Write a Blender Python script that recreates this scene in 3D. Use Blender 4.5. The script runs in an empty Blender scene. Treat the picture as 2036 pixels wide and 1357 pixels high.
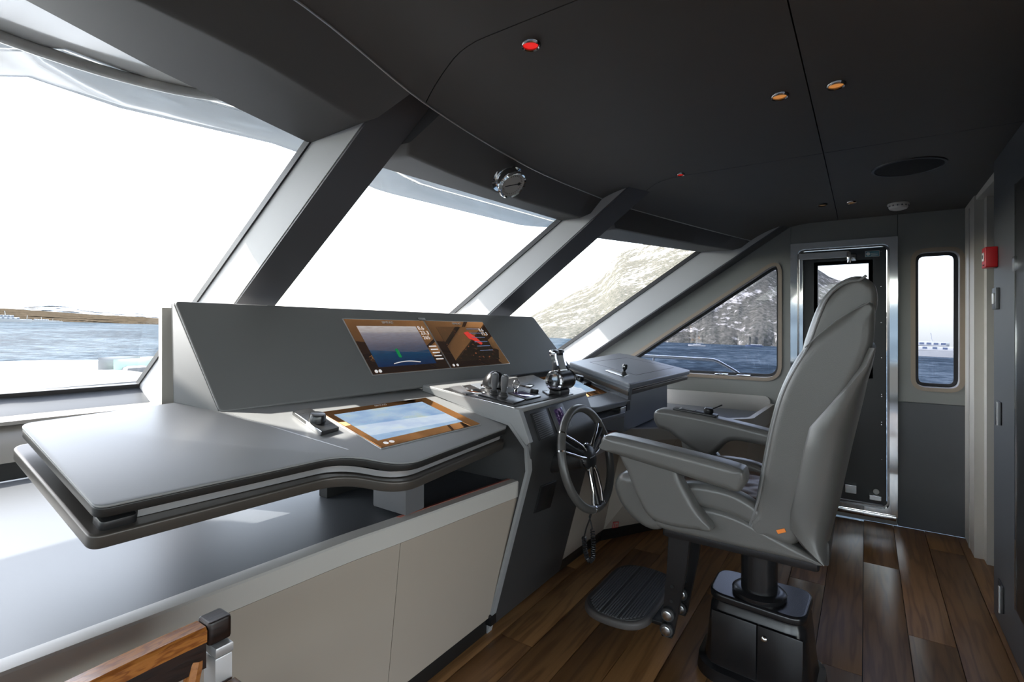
import bpy, bmesh, math, random
from mathutils import Vector as V, Matrix
from mathutils.geometry import tessellate_polygon
random.seed(7)
sc = bpy.context.scene
COL = sc.collection
R = math.radians

# ------------------------------------------------------------------ camera
FPX, CX, CY, CAMZ = 1018.0, 1018.0, 640.0, 1.4
YAW = R(34.6)                                   # X axis lies 34.6 deg right of the view axis
AX = V((math.cos(YAW), math.sin(YAW), 0)); RX = V((math.sin(YAW), -math.cos(YAW), 0))
cam_d = bpy.data.cameras.new('camera'); cam = bpy.data.objects.new('camera', cam_d); COL.objects.link(cam)
cam.location = (0, 0, CAMZ); cam.rotation_euler = (R(90), 0, YAW - R(90))
cam_d.sensor_width = 36; cam_d.lens = 18; cam_d.shift_y = -(678.5 - CY) / 2036; cam_d.clip_start = .02; cam_d.clip_end = 30000
sc.camera = cam

# ------------------------------------------------------------------ light and exposure
SUN = V((-.38, 1.0, 1.04)).normalized()         # direction towards the sun
wd = bpy.data.worlds.new('sky'); sc.world = wd; wd.use_nodes = True
nt = wd.node_tree; nt.nodes.clear()
wo = nt.nodes.new('ShaderNodeOutputWorld'); bg = nt.nodes.new('ShaderNodeBackground'); sky = nt.nodes.new('ShaderNodeTexSky')
sky.sky_type = 'NISHITA'; sky.sun_disc = False; sky.sun_elevation = math.asin(SUN.z); sky.sun_rotation = math.atan2(SUN.x, SUN.y)
sky.air_density = 1.0; sky.dust_density = 1.3; sky.ozone_density = 1.0; sky.altitude = 0
bg.inputs['Strength'].default_value = .30
hsv = nt.nodes.new('ShaderNodeHueSaturation'); hsv.inputs['Saturation'].default_value = .50
nt.links.new(sky.outputs[0], hsv.inputs['Color']); nt.links.new(hsv.outputs[0], bg.inputs[0]); nt.links.new(bg.outputs[0], wo.inputs[0])
sd = bpy.data.lights.new('sun', 'SUN'); so = bpy.data.objects.new('sun', sd); COL.objects.link(so)
sd.energy = 3.2; sd.angle = R(.6); sd.color = (1, .95, .87)
so.rotation_euler = SUN.to_track_quat('Z', 'Y').to_euler(); so.location = SUN * 30
sc.view_settings.view_transform = 'Standard'; sc.view_settings.look = 'None'; sc.view_settings.gamma = 1
sc.view_settings.use_curve_mapping = False; sc.view_settings.exposure = 2.3
sc.cycles.use_denoising = True; sc.cycles.max_bounces = 10; sc.cycles.diffuse_bounces = 6; sc.cycles.transparent_max_bounces = 16
sc.cycles.caustics_reflective = False; sc.cycles.caustics_refractive = False

# ------------------------------------------------------------------ measuring helpers: a pixel of the photograph on a known plane
def ray(u, v): return AX + RX * ((u - CX) / FPX) + V((0, 0, (CY - v) / FPX))
CO = V((0, 0, CAMZ))
def pZ(u, v, z): d = ray(u, v); return CO + d * ((z - CAMZ) / d.z)
def pX(u, v, x): d = ray(u, v); return CO + d * (x / d.x)
def pY(u, v, y): d = ray(u, v); return CO + d * (y / d.y)
def pP(u, v, p0, n): d = ray(u, v); return CO + d * ((p0 - CO).dot(n) / d.dot(n))

# ------------------------------------------------------------------ materials
MATS = {}
def mat(name, col, rough=.5, metal=0., spec=.5, bump=0., bscale=200., var=0., vscale=6., coat=0., tint=None):
    m = bpy.data.materials.new(name); m.use_nodes = True; t = m.node_tree; b = t.nodes['Principled BSDF']
    b.inputs['Base Color'].default_value = (*col, 1); b.inputs['Roughness'].default_value = rough; b.inputs['Metallic'].default_value = metal
    b.inputs['Specular IOR Level'].default_value = spec; b.inputs['Coat Weight'].default_value = coat
    if tint: b.inputs['Specular Tint'].default_value = (*tint, 1)
    tc = t.nodes.new('ShaderNodeTexCoord')
    if var > 0:
        n = t.nodes.new('ShaderNodeTexNoise'); n.inputs['Scale'].default_value = vscale; n.inputs['Detail'].default_value = 5
        t.links.new(tc.outputs['Object'], n.inputs['Vector'])
        r = t.nodes.new('ShaderNodeMapRange'); r.inputs['To Min'].default_value = 1 - var; r.inputs['To Max'].default_value = 1 + var
        t.links.new(n.outputs['Fac'], r.inputs['Value'])
        h = t.nodes.new('ShaderNodeHueSaturation'); h.inputs['Color'].default_value = (*col, 1)
        t.links.new(r.outputs[0], h.inputs['Value']); t.links.new(h.outputs[0], b.inputs['Base Color'])
    if bump > 0:
        n2 = t.nodes.new('ShaderNodeTexNoise'); n2.inputs['Scale'].default_value = bscale; n2.inputs['Detail'].default_value = 3
        t.links.new(tc.outputs['Object'], n2.inputs['Vector'])
        bp = t.nodes.new('ShaderNodeBump'); bp.inputs['Strength'].default_value = bump; bp.inputs['Distance'].default_value = .002
        t.links.new(n2.outputs['Fac'], bp.inputs['Height']); t.links.new(bp.outputs[0], b.inputs['Normal'])
    MATS[name] = m; return m
mat('ceiling_fabric', (.098, .092, .085), .55, spec=.4, bump=.06, bscale=500, var=.06)
mat('header_fabric', (.078, .075, .074), .55, spec=.4, bump=.06, bscale=500, var=.05)
mat('saloon_warm_bounce', (.55, .42, .30), .5, var=.1)  # warm colour chosen to bounce warm light from the unseen saloon
mat('black_back', (.004, .004, .004), .9)
mat('mullion_light', (.46, .46, .46), .55, bump=.05, bscale=600, var=.03)
mat('mullion_dark', (.085, .085, .092), .45, bump=.04, bscale=600)
mat('gasket', (.02, .02, .022), .5)
mat('wall_grey', (.235, .236, .222), .5, bump=.05, bscale=700, var=.05)
mat('wall_dark', (.085, .087, .092), .45, bump=.05, bscale=700, var=.08)
mat('beige_post', (.55, .52, .47), .5, var=.03)
mat('taupe_trim', (.30, .24, .185), .4)
mat('reveal_white', (.62, .60, .58), .4)
mat('chrome', (.85, .85, .84), .06, 1.0)
mat('steel', (.62, .62, .62), .22, 1.0)
mat('dark_chrome', (.30, .28, .27), .12, 1.0)
mat('door_black', (.018, .018, .018), .35, var=.05)
mat('door_grey', (.05, .05, .05), .4)
mat('laminate', (.275, .278, .282), .40, spec=.45, bump=.03, bscale=900, var=.03)
mat('counter_dark', (.075, .080, .088), .42, spec=.4, bump=.03, bscale=900)
mat('ledge_beige', (.24, .225, .21), .5)
mat('deck_edge_shade', (.020, .019, .018), .4)  # shade on the aft and down facing deck edge put into its colour
mat('binnacle_dark', (.040, .040, .041), .42, bump=.08, bscale=420)
mat('wheel_leather', (.075, .073, .070), .34, spec=.6, bump=.12, bscale=400)
mat('grille_black', (.006, .006, .006), .8)
mat('laminate_blue', (.185, .20, .225), .40, spec=.45, bump=.03, bscale=900)
mat('dash_leather', (.185, .185, .187), .38, spec=.5, bump=.10, bscale=420, var=.03)
mat('bronze_edge', (.085, .075, .066), .36, .35)
mat('recess_black', (.006, .006, .006), .6)
mat('alu_strip', (.55, .55, .56), .3, .6)
mat('ivory', (.36, .31, .26), .5, var=.02)
mat('ivory_light', (.46, .44, .41), .45)
mat('red_trim', (.45, .14, .10), .5)
mat('kick_black', (.010, .010, .010), .4)
mat('leather', (.108, .105, .099), .32, spec=.6, bump=.16, bscale=320, var=.05)
mat('leather_brown', (.085, .052, .038), .36, spec=.5, bump=.12, bscale=320)
mat('piping', (.16, .16, .16), .45)
mat('stitch', (.35, .27, .20), .6)
mat('black_metal', (.012, .012, .013), .26, spec=.6)
mat('black_satin', (.018, .018, .019), .38)
mat('black_rubber', (.055, .054, .054), .55)
mat('rubber_edge', (.085, .076, .072), .5)
mat('plastic_black', (.014, .014, .015), .3)
mat('plastic_grey', (.11, .11, .115), .4)
mat('white_plastic', (.75, .74, .71), .4)
mat('white_gloss', (.60, .60, .59), .10, coat=.4)
mat('white_cushion', (.24, .24, .235), .8, bump=.2, bscale=60)
mat('green_cushion', (.45, .62, .52), .8, var=.3, vscale=9)
mat('red_plastic', (.60, .015, .02), .35)
mat('orange_tag', (.8, .22, .03), .6)
mat('text_white', (.75, .75, .75), .5)
mat('text_dark', (.03, .03, .03), .5)
mat('sticker_blue', (.10, .28, .36), .5)
mat('dial_white', (.55, .55, .53), .4)
mat('hull_white', (.34, .34, .335), .3)
mat('boat_blue', (.05, .07, .12), .4)
mat('green_led', (.02, .6, .15), .4)

def emis(name, col, st):
    m = bpy.data.materials.new(name); m.use_nodes = True; b = m.node_tree.nodes['Principled BSDF']
    b.inputs['Base Color'].default_value = (.01, .01, .01, 1); b.inputs['Emission Color'].default_value = (*col, 1); b.inputs['Emission Strength'].default_value = st
    MATS[name] = m
emis('lamp_amber', (1, .40, .10), .10); emis('lamp_red', (1, .02, .015), .15); emis('lamp_dim', (.9, .5, .2), .03)
emis('ui_white', (.9, .9, .9), .14); emis('ui_red', (.9, .05, .03), .13); emis('ui_blue', (.25, .40, .75), .07)

def glass_mat(name, tint, refl=1.0):
    m = bpy.data.materials.new(name); m.use_nodes = True; t = m.node_tree; t.nodes.clear()
    o = t.nodes.new('ShaderNodeOutputMaterial'); mx = t.nodes.new('ShaderNodeMixShader'); tr = t.nodes.new('ShaderNodeBsdfTransparent'); gl = t.nodes.new('ShaderNodeBsdfGlossy')
    lw_ = t.nodes.new('ShaderNodeLayerWeight'); lw_.inputs['Blend'].default_value = .5; gl.inputs['Roughness'].default_value = .0
    pw = t.nodes.new('ShaderNodeMath'); pw.operation = 'POWER'; pw.inputs[1].default_value = 5; t.links.new(lw_.outputs['Facing'], pw.inputs[0])
    fr = t.nodes.new('ShaderNodeMath'); fr.operation = 'MULTIPLY_ADD'; fr.inputs[1].default_value = .5; fr.inputs[2].default_value = .02; t.links.new(pw.outputs[0], fr.inputs[0])
    tr.inputs['Color'].default_value = (*tint, 1); gl.inputs['Color'].default_value = (refl, refl, refl, 1)
    t.links.new(fr.outputs[0], mx.inputs[0]); t.links.new(tr.outputs[0], mx.inputs[1]); t.links.new(gl.outputs[0], mx.inputs[2]); t.links.new(mx.outputs[0], o.inputs[0])
    MATS[name] = m
glass_mat('glass', (.93, .94, .94)); glass_mat('glass_tint', (.585, .60, .65))

def wood_mat(name, c1, c2, rough, scale=(1.2, 14, 14), rnd=True, axis=0):
    m = bpy.data.materials.new(name); m.use_nodes = True; t = m.node_tree; b = t.nodes['Principled BSDF']; L = t.links.new
    tc = t.nodes.new('ShaderNodeTexCoord'); mp = t.nodes.new('ShaderNodeMapping'); mp.inputs['Scale'].default_value = scale
    oi = t.nodes.new('ShaderNodeObjectInfo'); add = t.nodes.new('ShaderNodeVectorMath'); add.operation = 'ADD'
    mul = t.nodes.new('ShaderNodeMath'); mul.operation = 'MULTIPLY'; mul.inputs[1].default_value = 37
    L(oi.outputs['Random'], mul.inputs[0]); L(tc.outputs['Object'], mp.inputs[0]); L(mp.outputs[0], add.inputs[0]); L(mul.outputs[0], add.inputs[1])
    n1 = t.nodes.new('ShaderNodeTexNoise'); n1.inputs['Scale'].default_value = 1.1; n1.inputs['Detail'].default_value = 2; L(add.outputs[0], n1.inputs[0])
    m1 = t.nodes.new('ShaderNodeMath'); m1.operation = 'MULTIPLY'; m1.inputs[1].default_value = 26; L(n1.outputs['Fac'], m1.inputs[0])
    s1 = t.nodes.new('ShaderNodeMath'); s1.operation = 'SINE'; L(m1.outputs[0], s1.inputs[0])
    mp2 = t.nodes.new('ShaderNodeMapping'); mp2.inputs['Scale'].default_value = (scale[0] * 4, scale[1] * 9, scale[2] * 9); L(tc.outputs['Object'], mp2.inputs[0])
    n2 = t.nodes.new('ShaderNodeTexNoise'); n2.inputs['Scale'].default_value = 1.5; n2.inputs['Detail'].default_value = 4; L(mp2.outputs[0], n2.inputs[0])
    cr = t.nodes.new('ShaderNodeMapRange'); cr.inputs['From Min'].default_value = -1; cr.inputs['From Max'].default_value = 1; L(s1.outputs[0], cr.inputs['Value'])
    pw = t.nodes.new('ShaderNodeMath'); pw.operation = 'POWER'; pw.inputs[1].default_value = 2.2; L(cr.outputs[0], pw.inputs[0])
    ad = t.nodes.new('ShaderNodeMath'); ad.operation = 'MULTIPLY_ADD'; ad.inputs[1].default_value = .6; L(pw.outputs[0], ad.inputs[0]); 
    m3 = t.nodes.new('ShaderNodeMath'); m3.operation = 'MULTIPLY'; m3.inputs[1].default_value = .55; L(n2.outputs['Fac'], m3.inputs[0]); L(m3.outputs[0], ad.inputs[2])
    mx = t.nodes.new('ShaderNodeMix'); mx.data_type = 'RGBA'; mx.inputs['A'].default_value = (*c1, 1); mx.inputs['B'].default_value = (*c2, 1); L(ad.outputs[0], mx.inputs['Factor'])
    hs = t.nodes.new('ShaderNodeHueSaturation'); mr = t.nodes.new('ShaderNodeMapRange'); mr.inputs['To Min'].default_value = .8; mr.inputs['To Max'].default_value = 1.2
    L(oi.outputs['Random'], mr.inputs['Value']); L(mr.outputs[0], hs.inputs['Value']); L(mx.outputs['Result'], hs.inputs['Color']); L(hs.outputs[0], b.inputs['Base Color'])
    bp = t.nodes.new('ShaderNodeBump'); bp.inputs['Strength'].default_value = .15; bp.inputs['Distance'].default_value = .001; L(ad.outputs[0], bp.inputs['Height']); L(bp.outputs[0], b.inputs['Normal'])
    b.inputs['Roughness'].default_value = rough; MATS[name] = m
wood_mat('oak_floor', (.38, .195, .075), (.19, .088, .032), .38)
wood_mat('chair_wood', (.50, .19, .04), (.22, .065, .015), .25, (12, 60, 60))
wood_mat('chair_wood_dark', (.022, .009, .006), (.008, .004, .003), .35, (6, 40, 40))

def shader_uv(name, build, r0=.15, r1=.7):
    m = bpy.data.materials.new(name); m.use_nodes = True; t = m.node_tree; t.nodes.clear()
    o = t.nodes.new('ShaderNodeOutputMaterial'); em = t.nodes.new('ShaderNodeEmission'); gl = t.nodes.new('ShaderNodeBsdfGlossy'); mx = t.nodes.new('ShaderNodeMixShader')
    lw_ = t.nodes.new('ShaderNodeLayerWeight'); pw = t.nodes.new('ShaderNodeMath'); pw.operation = 'POWER'; pw.inputs[1].default_value = 4
    t.links.new(lw_.outputs['Facing'], pw.inputs[0])
    fr = t.nodes.new('ShaderNodeMath'); fr.operation = 'MULTIPLY_ADD'; fr.inputs[1].default_value = r1; fr.inputs[2].default_value = r0; t.links.new(pw.outputs[0], fr.inputs[0])
    gl.inputs['Roughness'].default_value = .01
    uv = t.nodes.new('ShaderNodeUVMap'); sp = t.nodes.new('ShaderNodeSeparateXYZ'); t.links.new(uv.outputs[0], sp.inputs[0])
    col, st, gcol = build(t, uv.outputs[0], sp.outputs[0], sp.outputs[1])
    if hasattr(col, 'is_output'): t.links.new(col, em.inputs[0])
    else: em.inputs[0].default_value = col
    em.inputs[1].default_value = st; gl.inputs[0].default_value = (*gcol, 1)
    t.links.new(fr.outputs[0], mx.inputs[0]); t.links.new(em.outputs[0], mx.inputs[1]); t.links.new(gl.outputs[0], mx.inputs[2]); t.links.new(mx.outputs[0], o.inputs[0])
    MATS[name] = m
def ramp(t, src, stops, mode='LINEAR'):
    r = t.nodes.new('ShaderNodeValToRGB'); r.color_ramp.interpolation = mode
    el = r.color_ramp.elements
    el[0].position = stops[0][0]; el[0].color = (*stops[0][1], 1); el[1].position = stops[-1][0]; el[1].color = (*stops[-1][1], 1)
    for p, c in stops[1:-1]:
        e = el.new(p); e.color = (*c, 1)
    t.links.new(src, r.inputs[0]); return r.outputs[0]
def noise_uv(t, uv, scale, detail=4, stretch=(1, 1, 1)):
    mp = t.nodes.new('ShaderNodeMapping'); mp.inputs['Scale'].default_value = stretch; t.links.new(uv, mp.inputs[0])
    n = t.nodes.new('ShaderNodeTexNoise'); n.inputs['Scale'].default_value = scale; n.inputs['Detail'].default_value = detail; t.links.new(mp.outputs[0], n.inputs[0]); return n.outputs['Fac']
def mix(t, a, b, f, mode='MIX'):
    x = t.nodes.new('ShaderNodeMix'); x.data_type = 'RGBA'; x.blend_type = mode
    for k, val in (('A', a), ('B', b)):
        if hasattr(val, 'is_output'): t.links.new(val, x.inputs[k])
        else: x.inputs[k].default_value = (*val, 1)
    if hasattr(f, 'is_output'): t.links.new(f, x.inputs['Factor'])
    else: x.inputs['Factor'].default_value = f
    return x.outputs['Result']
ORG = (1.0, .44, .15)
def b_sea(t, uv, x, y):
    base = ramp(t, y, [(0, (.01, .03, .09)), (.30, (.012, .06, .13)), (.5, (.07, .10, .16)), (.80, (.22, .24, .30)), (.86, (.42, .42, .44)), (1, (.55, .54, .55))])
    n = ramp(t, noise_uv(t, uv, 9, 5, (1, 5, 1)), [(.3, (.55, .55, .55)), (.7, (1.25, 1.25, 1.25))])
    return mix(t, base, n, .6, 'MULTIPLY'), .22, ORG
def b_radar(t, uv, x, y):
    n = noise_uv(t, uv, 16, 3); spots = ramp(t, n, [(.0, (.02, .019, .017)), (.62, (.022, .020, .018)), (.68, (.30, .10, .05)), (1, (.35, .12, .06))])
    return spots, .22, ORG
def b_chart(t, uv, x, y):
    n = noise_uv(t, uv, 3.2, 6); c = ramp(t, n, [(.30, (.30, .48, .80)), (.45, (.42, .62, .88)), (.56, (.52, .72, .92)), (.66, (.60, .74, .74)), (.72, (.66, .74, .62))])
    return c, .16, (1, .70, .45)
def b_bezel(t, uv, x, y): return (.006, .005, .005, 1), 1.0, ORG
def b_phone(t, uv, x, y):
    n = noise_uv(t, uv, 5, 3); return ramp(t, n, [(.35, (.01, .01, .02)), (.55, (.05, .03, .09)), (.65, (.30, .25, .36)), (.8, (.12, .20, .18))]), .14, (.8, .8, .9)
shader_uv('screen_sea', b_sea, .30); shader_uv('screen_radar', b_radar, .36); shader_uv('screen_chart', b_chart, .04, .12); shader_uv('bezel_glass', b_bezel, .55); shader_uv('screen_small', b_phone)

# sea and hills
def sea_mat():
    m = bpy.data.materials.new('sea_water'); m.use_nodes = True; t = m.node_tree; t.nodes.clear(); L = t.links.new
    o = t.nodes.new('ShaderNodeOutputMaterial'); mx = t.nodes.new('ShaderNodeMixShader'); df = t.nodes.new('ShaderNodeBsdfDiffuse'); gl = t.nodes.new('ShaderNodeBsdfGlossy')
    gl.inputs['Roughness'].default_value = .3; mx.inputs[0].default_value = .035
    tc = t.nodes.new('ShaderNodeTexCoord')
    n = t.nodes.new('ShaderNodeTexNoise'); n.inputs['Scale'].default_value = .30; n.inputs['Detail'].default_value = 8; n.inputs['Roughness'].default_value = .66; L(tc.outputs['Object'], n.inputs[0])
    n2 = t.nodes.new('ShaderNodeTexNoise'); n2.inputs['Scale'].default_value = .03; n2.inputs['Detail'].default_value = 3; L(tc.outputs['Object'], n2.inputs[0])
    a = t.nodes.new('ShaderNodeMath'); a.operation = 'MULTIPLY_ADD'; a.inputs[1].default_value = .35; L(n2.outputs['Fac'], a.inputs[0])
    a2 = t.nodes.new('ShaderNodeMath'); a2.operation = 'MULTIPLY'; a2.inputs[1].default_value = .65; L(n.outputs['Fac'], a2.inputs[0]); L(a2.outputs[0], a.inputs[2])
    L(ramp(t, a.outputs[0], [(.40, (.006, .013, .021)), (.49, (.020, .035, .050)), (.58, (.070, .092, .112))]), df.inputs['Color'])  # ripple lights and darks painted into the diffuse colour
    bp = t.nodes.new('ShaderNodeBump'); bp.inputs['Strength'].default_value = .7; bp.inputs['Distance'].default_value = 2.0; L(n.outputs['Fac'], bp.inputs['Height'])
    L(bp.outputs[0], df.inputs['Normal']); L(bp.outputs[0], gl.inputs['Normal']); L(df.outputs[0], mx.inputs[1]); L(gl.outputs[0], mx.inputs[2]); L(mx.outputs[0], o.inputs[0])
    MATS['sea_water'] = m
sea_mat()
def hill_mat(name, scrub, scrub2, rock, sc_, thr):
    m = bpy.data.materials.new(name); m.use_nodes = True; t = m.node_tree; b = t.nodes['Principled BSDF']; L = t.links.new
    tc = t.nodes.new('ShaderNodeTexCoord'); b.inputs['Roughness'].default_value = 1; b.inputs['Specular IOR Level'].default_value = 0
    def nz(s, d, st=(1, 1, 1)):
        mp = t.nodes.new('ShaderNodeMapping'); mp.inputs['Scale'].default_value = st; L(tc.outputs['Object'], mp.inputs[0])
        n = t.nodes.new('ShaderNodeTexNoise'); n.inputs['Scale'].default_value = s; n.inputs['Detail'].default_value = d; n.inputs['Roughness'].default_value = .65; L(mp.outputs[0], n.inputs[0]); return n.outputs['Fac']
    g = ramp(t, nz(sc_ * 14, 8), [(.40, scrub), (.62, scrub2)])
    geo = t.nodes.new('ShaderNodeSeparateXYZ'); L(tc.outputs['Generated'], geo.inputs[0])
    hz = t.nodes.new('ShaderNodeMath'); hz.operation = 'MULTIPLY_ADD'; hz.inputs[1].default_value = thr[2]; mm = t.nodes.new('ShaderNodeMath'); mm.operation = 'MULTIPLY_ADD'; mm.inputs[1].default_value = .55; L(nz(sc_ * 6, 8), mm.inputs[0]); m5 = t.nodes.new('ShaderNodeMath'); m5.operation = 'MULTIPLY'; m5.inputs[1].default_value = .45; L(nz(sc_, 6), m5.inputs[0]); L(m5.outputs[0], mm.inputs[2])
    L(geo.outputs[2], hz.inputs[0]); L(mm.outputs[0], hz.inputs[2])
    f = ramp(t, hz.outputs[0], [(thr[0], (0, 0, 0)), (thr[1], (1, 1, 1))])
    L(mix(t, g, rock, f), b.inputs['Base Color']); MATS[name] = m
hill_mat('mountain_ground', (.056, .056, .046), (.122, .113, .095), (.40, .37, .335), .016, (.575, .64, .12))
hill_mat('island_ground', (.030, .025, .017), (.075, .056, .038), (.22, .18, .145), .02, (.52, .62, -.25))
mat('far_haze', (.75, .76, .78), 1.0, spec=0)  # haze painted in as an even pale colour

# ------------------------------------------------------------------ mesh helpers
WL = {}
def link(o, loc, parent, label=None, cat=None, group=None, kind=None):
    COL.objects.link(o); WL[o.name] = V(loc)
    if parent is not None:
        o.parent = parent; o.location = V(loc) - WL[parent.name]
    else:
        o.location = loc
    if label: o['label'] = label
    if cat: o['category'] = cat
    if group: o['group'] = group
    if kind: o['kind'] = kind
    return o
def thing(name, loc, label, cat, group=None, kind=None):
    return link(bpy.data.objects.new(name, None), V(loc), None, label, cat, group, kind)
def obj(name, vf, m, parent=None, label=None, cat=None, group=None, kind=None, smooth=40, uvs=None, fine=True):
    vs, fs = vf[0], vf[1]
    vs = [V(p) for p in vs]
    lo = V((min(p.x for p in vs), min(p.y for p in vs), min(p.z for p in vs))); hi = V((max(p.x for p in vs), max(p.y for p in vs), max(p.z for p in vs)))
    c = V(((lo.x + hi.x) / 2, (lo.y + hi.y) / 2, lo.z))
    me = bpy.data.meshes.new(name); me.from_pydata([p - c for p in vs], [], fs); me.update()
    if fine:
        bm = bmesh.new(); bm.from_mesh(me); bmesh.ops.recalc_face_normals(bm, faces=bm.faces); bm.to_mesh(me); bm.free()
    if smooth:
        me.shade_smooth(); me.set_sharp_from_angle(angle=R(smooth))
    if uvs:
        ul = me.uv_layers.new(name='UVMap')
        for lp in me.loops: ul.data[lp.index].uv = uvs[lp.vertex_index]
    me.materials.append(MATS[m])
    return link(bpy.data.objects.new(name, me), c, parent, label, cat, group, kind)
def join(*parts):
    vs, fs = [], []
    for p in parts:
        k = len(vs); vs += list(p[0]); fs += [tuple(i + k for i in f) for f in p[1]]
    return vs, fs
def newell(loop):
    n = V((0, 0, 0))
    for i, a in enumerate(loop):
        b = loop[(i + 1) % len(loop)]; n += a.cross(b)
    return n.normalized()
def rnd(pts, d, seg=6):
    out = []; n = len(pts)
    for i, p in enumerate(pts):
        p = V(p); a = V(pts[i - 1]); b = V(pts[(i + 1) % n]); dd = d[i] if isinstance(d, (list, tuple)) else d
        if dd <= 0: out.append(p); continue
        da = min(dd, (a - p).length * .49); db = min(dd, (b - p).length * .49)
        q0 = p + (a - p).normalized() * da; q1 = p + (b - p).normalized() * db
        for k in range(seg + 1):
            s = k / seg; out.append(q0 * (1 - s) ** 2 + p * 2 * s * (1 - s) + q1 * s * s)
    return out
def slab(loop, N, t, b=.004, seg=2, both=True):
    """closed plate: loop is the top outline, body goes t along -N, edges rounded by b"""
    N = V(N).normalized(); loop = [V(p) for p in loop]
    if newell(loop).dot(N) < 0: loop = loop[::-1]
    n = len(loop); mit = []
    for i, p in enumerate(loop):
        e1 = (p - loop[i - 1]).normalized(); e2 = (loop[(i + 1) % n] - p).normalized()
        n1 = N.cross(e1); n2 = N.cross(e2); mit.append((n1 + n2) / max(.35, 1 + n1.dot(n2)))
    lim = [1.0] * n
    if n > 8 and b > .003:
        pl2 = [p - N * p.dot(N) for p in loop]
        for i, p in enumerate(pl2):
            best = 9.
            for j in range(n):
                if min((i - j) % n, (j - i) % n) < 4 or min((i - j - 1) % n, (j + 1 - i) % n) < 4: continue
                a_, c_ = pl2[j], pl2[(j + 1) % n]; d_ = c_ - a_; w_ = max(0, min(1, (p - a_).dot(d_) / max(1e-12, d_.length_squared))); q_ = a_ + d_ * w_
                if (q_ - p).dot(mit[i]) > .5 * (q_ - p).length: best = min(best, (q_ - p).length)
            lim[i] = min(1., best * .42 / b)
        for _ in range(3): lim = [min(lim[i], (lim[i - 1] + lim[i] + lim[(i + 1) % n]) / 3 + .05) for i in range(n)]
        for _ in range(60):     # no edge of the inset outline may turn back on itself
            bad = False; q_ = [p + m_ * l_ * (b * 1.12 + .0005) for p, m_, l_ in zip(loop, mit, lim)]
            for i in range(n):
                j = (i + 1) % n; d_ = loop[j] - loop[i]
                if (q_[j] - q_[i]).dot(d_) < .12 * d_.length_squared:
                    bad = True
                    for k_ in (-1, 0, 1, 2): lim[(i + k_) % n] *= .85
            if not bad: break
        mit = [m_ * l_ for m_, l_ in zip(mit, lim)]
    rings = []
    st = [(b * (1 - math.sin(k / seg * math.pi / 2)), b * (1 - math.cos(k / seg * math.pi / 2))) for k in range(seg + 1)] if b > 0 else [(0, 0)]
    flat = b > .003 and n > 8
    if flat: rings.append((b * 1.12 + .0005, 0))
    for ins, dep in st: rings.append((ins, dep))
    for ins, dep in reversed(st): rings.append((ins if both else 0, t - dep))
    if flat: rings.append((b * 1.12 + .0005, t))
    vs = []
    for ins, dep in rings: vs += [p + m_ * ins - N * dep for p, m_ in zip(loop, mit)]
    fs = []
    for r in range(len(rings) - 1):
        for i in range(n):
            j = (i + 1) % n; fs.append((r * n + i, r * n + j, (r + 1) * n + j, (r + 1) * n + i))
    fs.append(tuple(range(n))); fs.append(tuple(range((len(rings) - 1) * n, len(rings) * n))[::-1])
    return vs, fs
def holed(outer, holes, N, t):
    N = V(N).normalized(); loops = [[V(p) for p in outer]] + [[V(p) for p in h] for h in holes]
    # planar frame for tessellation
    U = N.orthogonal().normalized(); W = N.cross(U)
    fl = [[V((p.dot(U), p.dot(W), 0)) for p in l] for l in loops]
    tri = tessellate_polygon(fl); al = [p for l in loops for p in l]; k = len(al)
    vs = al + [p - N * t for p in al]; fs = [tuple(x) for x in tri] + [tuple(i + k for i in x[::-1]) for x in tri]
    o = 0
    for l in loops:
        n = len(l)
        for i in range(n): fs.append((o + i, o + (i + 1) % n, k + o + (i + 1) % n, k + o + i))
        o += n
    return vs, fs
def tube(path, r, seg=10, closed=False, cap=True):
    path = [V(p) for p in path]; n = len(path); rr = r if isinstance(r, (list, tuple)) else [r] * n
    tan = []
    for i in range(n):
        a = path[i - 1] if (i > 0 or closed) else path[i]; b = path[(i + 1) % n] if (i < n - 1 or closed) else path[i]
        tan.append((b - a).normalized())
    u = tan[0].orthogonal().normalized(); vs = []; fs = []
    for i in range(n):
        u = (u - tan[i] * u.dot(tan[i])).normalized(); w = tan[i].cross(u)
        vs += [path[i] + (u * math.cos(2 * math.pi * k / seg) + w * math.sin(2 * math.pi * k / seg)) * rr[i] for k in range(seg)]
    for i in range(n if closed else n - 1):
        a = i * seg; b = ((i + 1) % n) * seg
        for k in range(seg): fs.append((a + k, a + (k + 1) % seg, b + (k + 1) % seg, b + k))
    if cap and not closed: fs.append(tuple(range(seg))[::-1]); fs.append(tuple(range((n - 1) * seg, n * seg)))
    return vs, fs
def lathe(prof, o, ax, seg=24):
    o = V(o); ax = V(ax).normalized(); u = ax.orthogonal().normalized(); w = ax.cross(u); vs = []; fs = []
    for r, h in prof: vs += [o + ax * h + (u * math.cos(2 * math.pi * k / seg) + w * math.sin(2 * math.pi * k / seg)) * max(r, 1e-5) for k in range(seg)]
    for i in range(len(prof) - 1):
        for k in range(seg): fs.append((i * seg + k, i * seg + (k + 1) % seg, (i + 1) * seg + (k + 1) % seg, (i + 1) * seg + k))
    fs.append(tuple(range(seg))[::-1]); fs.append(tuple(range((len(prof) - 1) * seg, len(prof) * seg)))
    return vs, fs
def loft(rings, closed=True, cap=True):
    n = len(rings[0]); vs = [V(p) for r in rings for p in r]; fs = []
    for i in range(len(rings) - 1):
        for k in range(n if closed else n - 1): fs.append((i * n + k, i * n + (k + 1) % n, (i + 1) * n + (k + 1) % n, (i + 1) * n + k))
    if cap and closed: fs.append(tuple(range(n))[::-1]); fs.append(tuple(range((len(rings) - 1) * n, len(rings) * n)))
    return vs, fs
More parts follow.
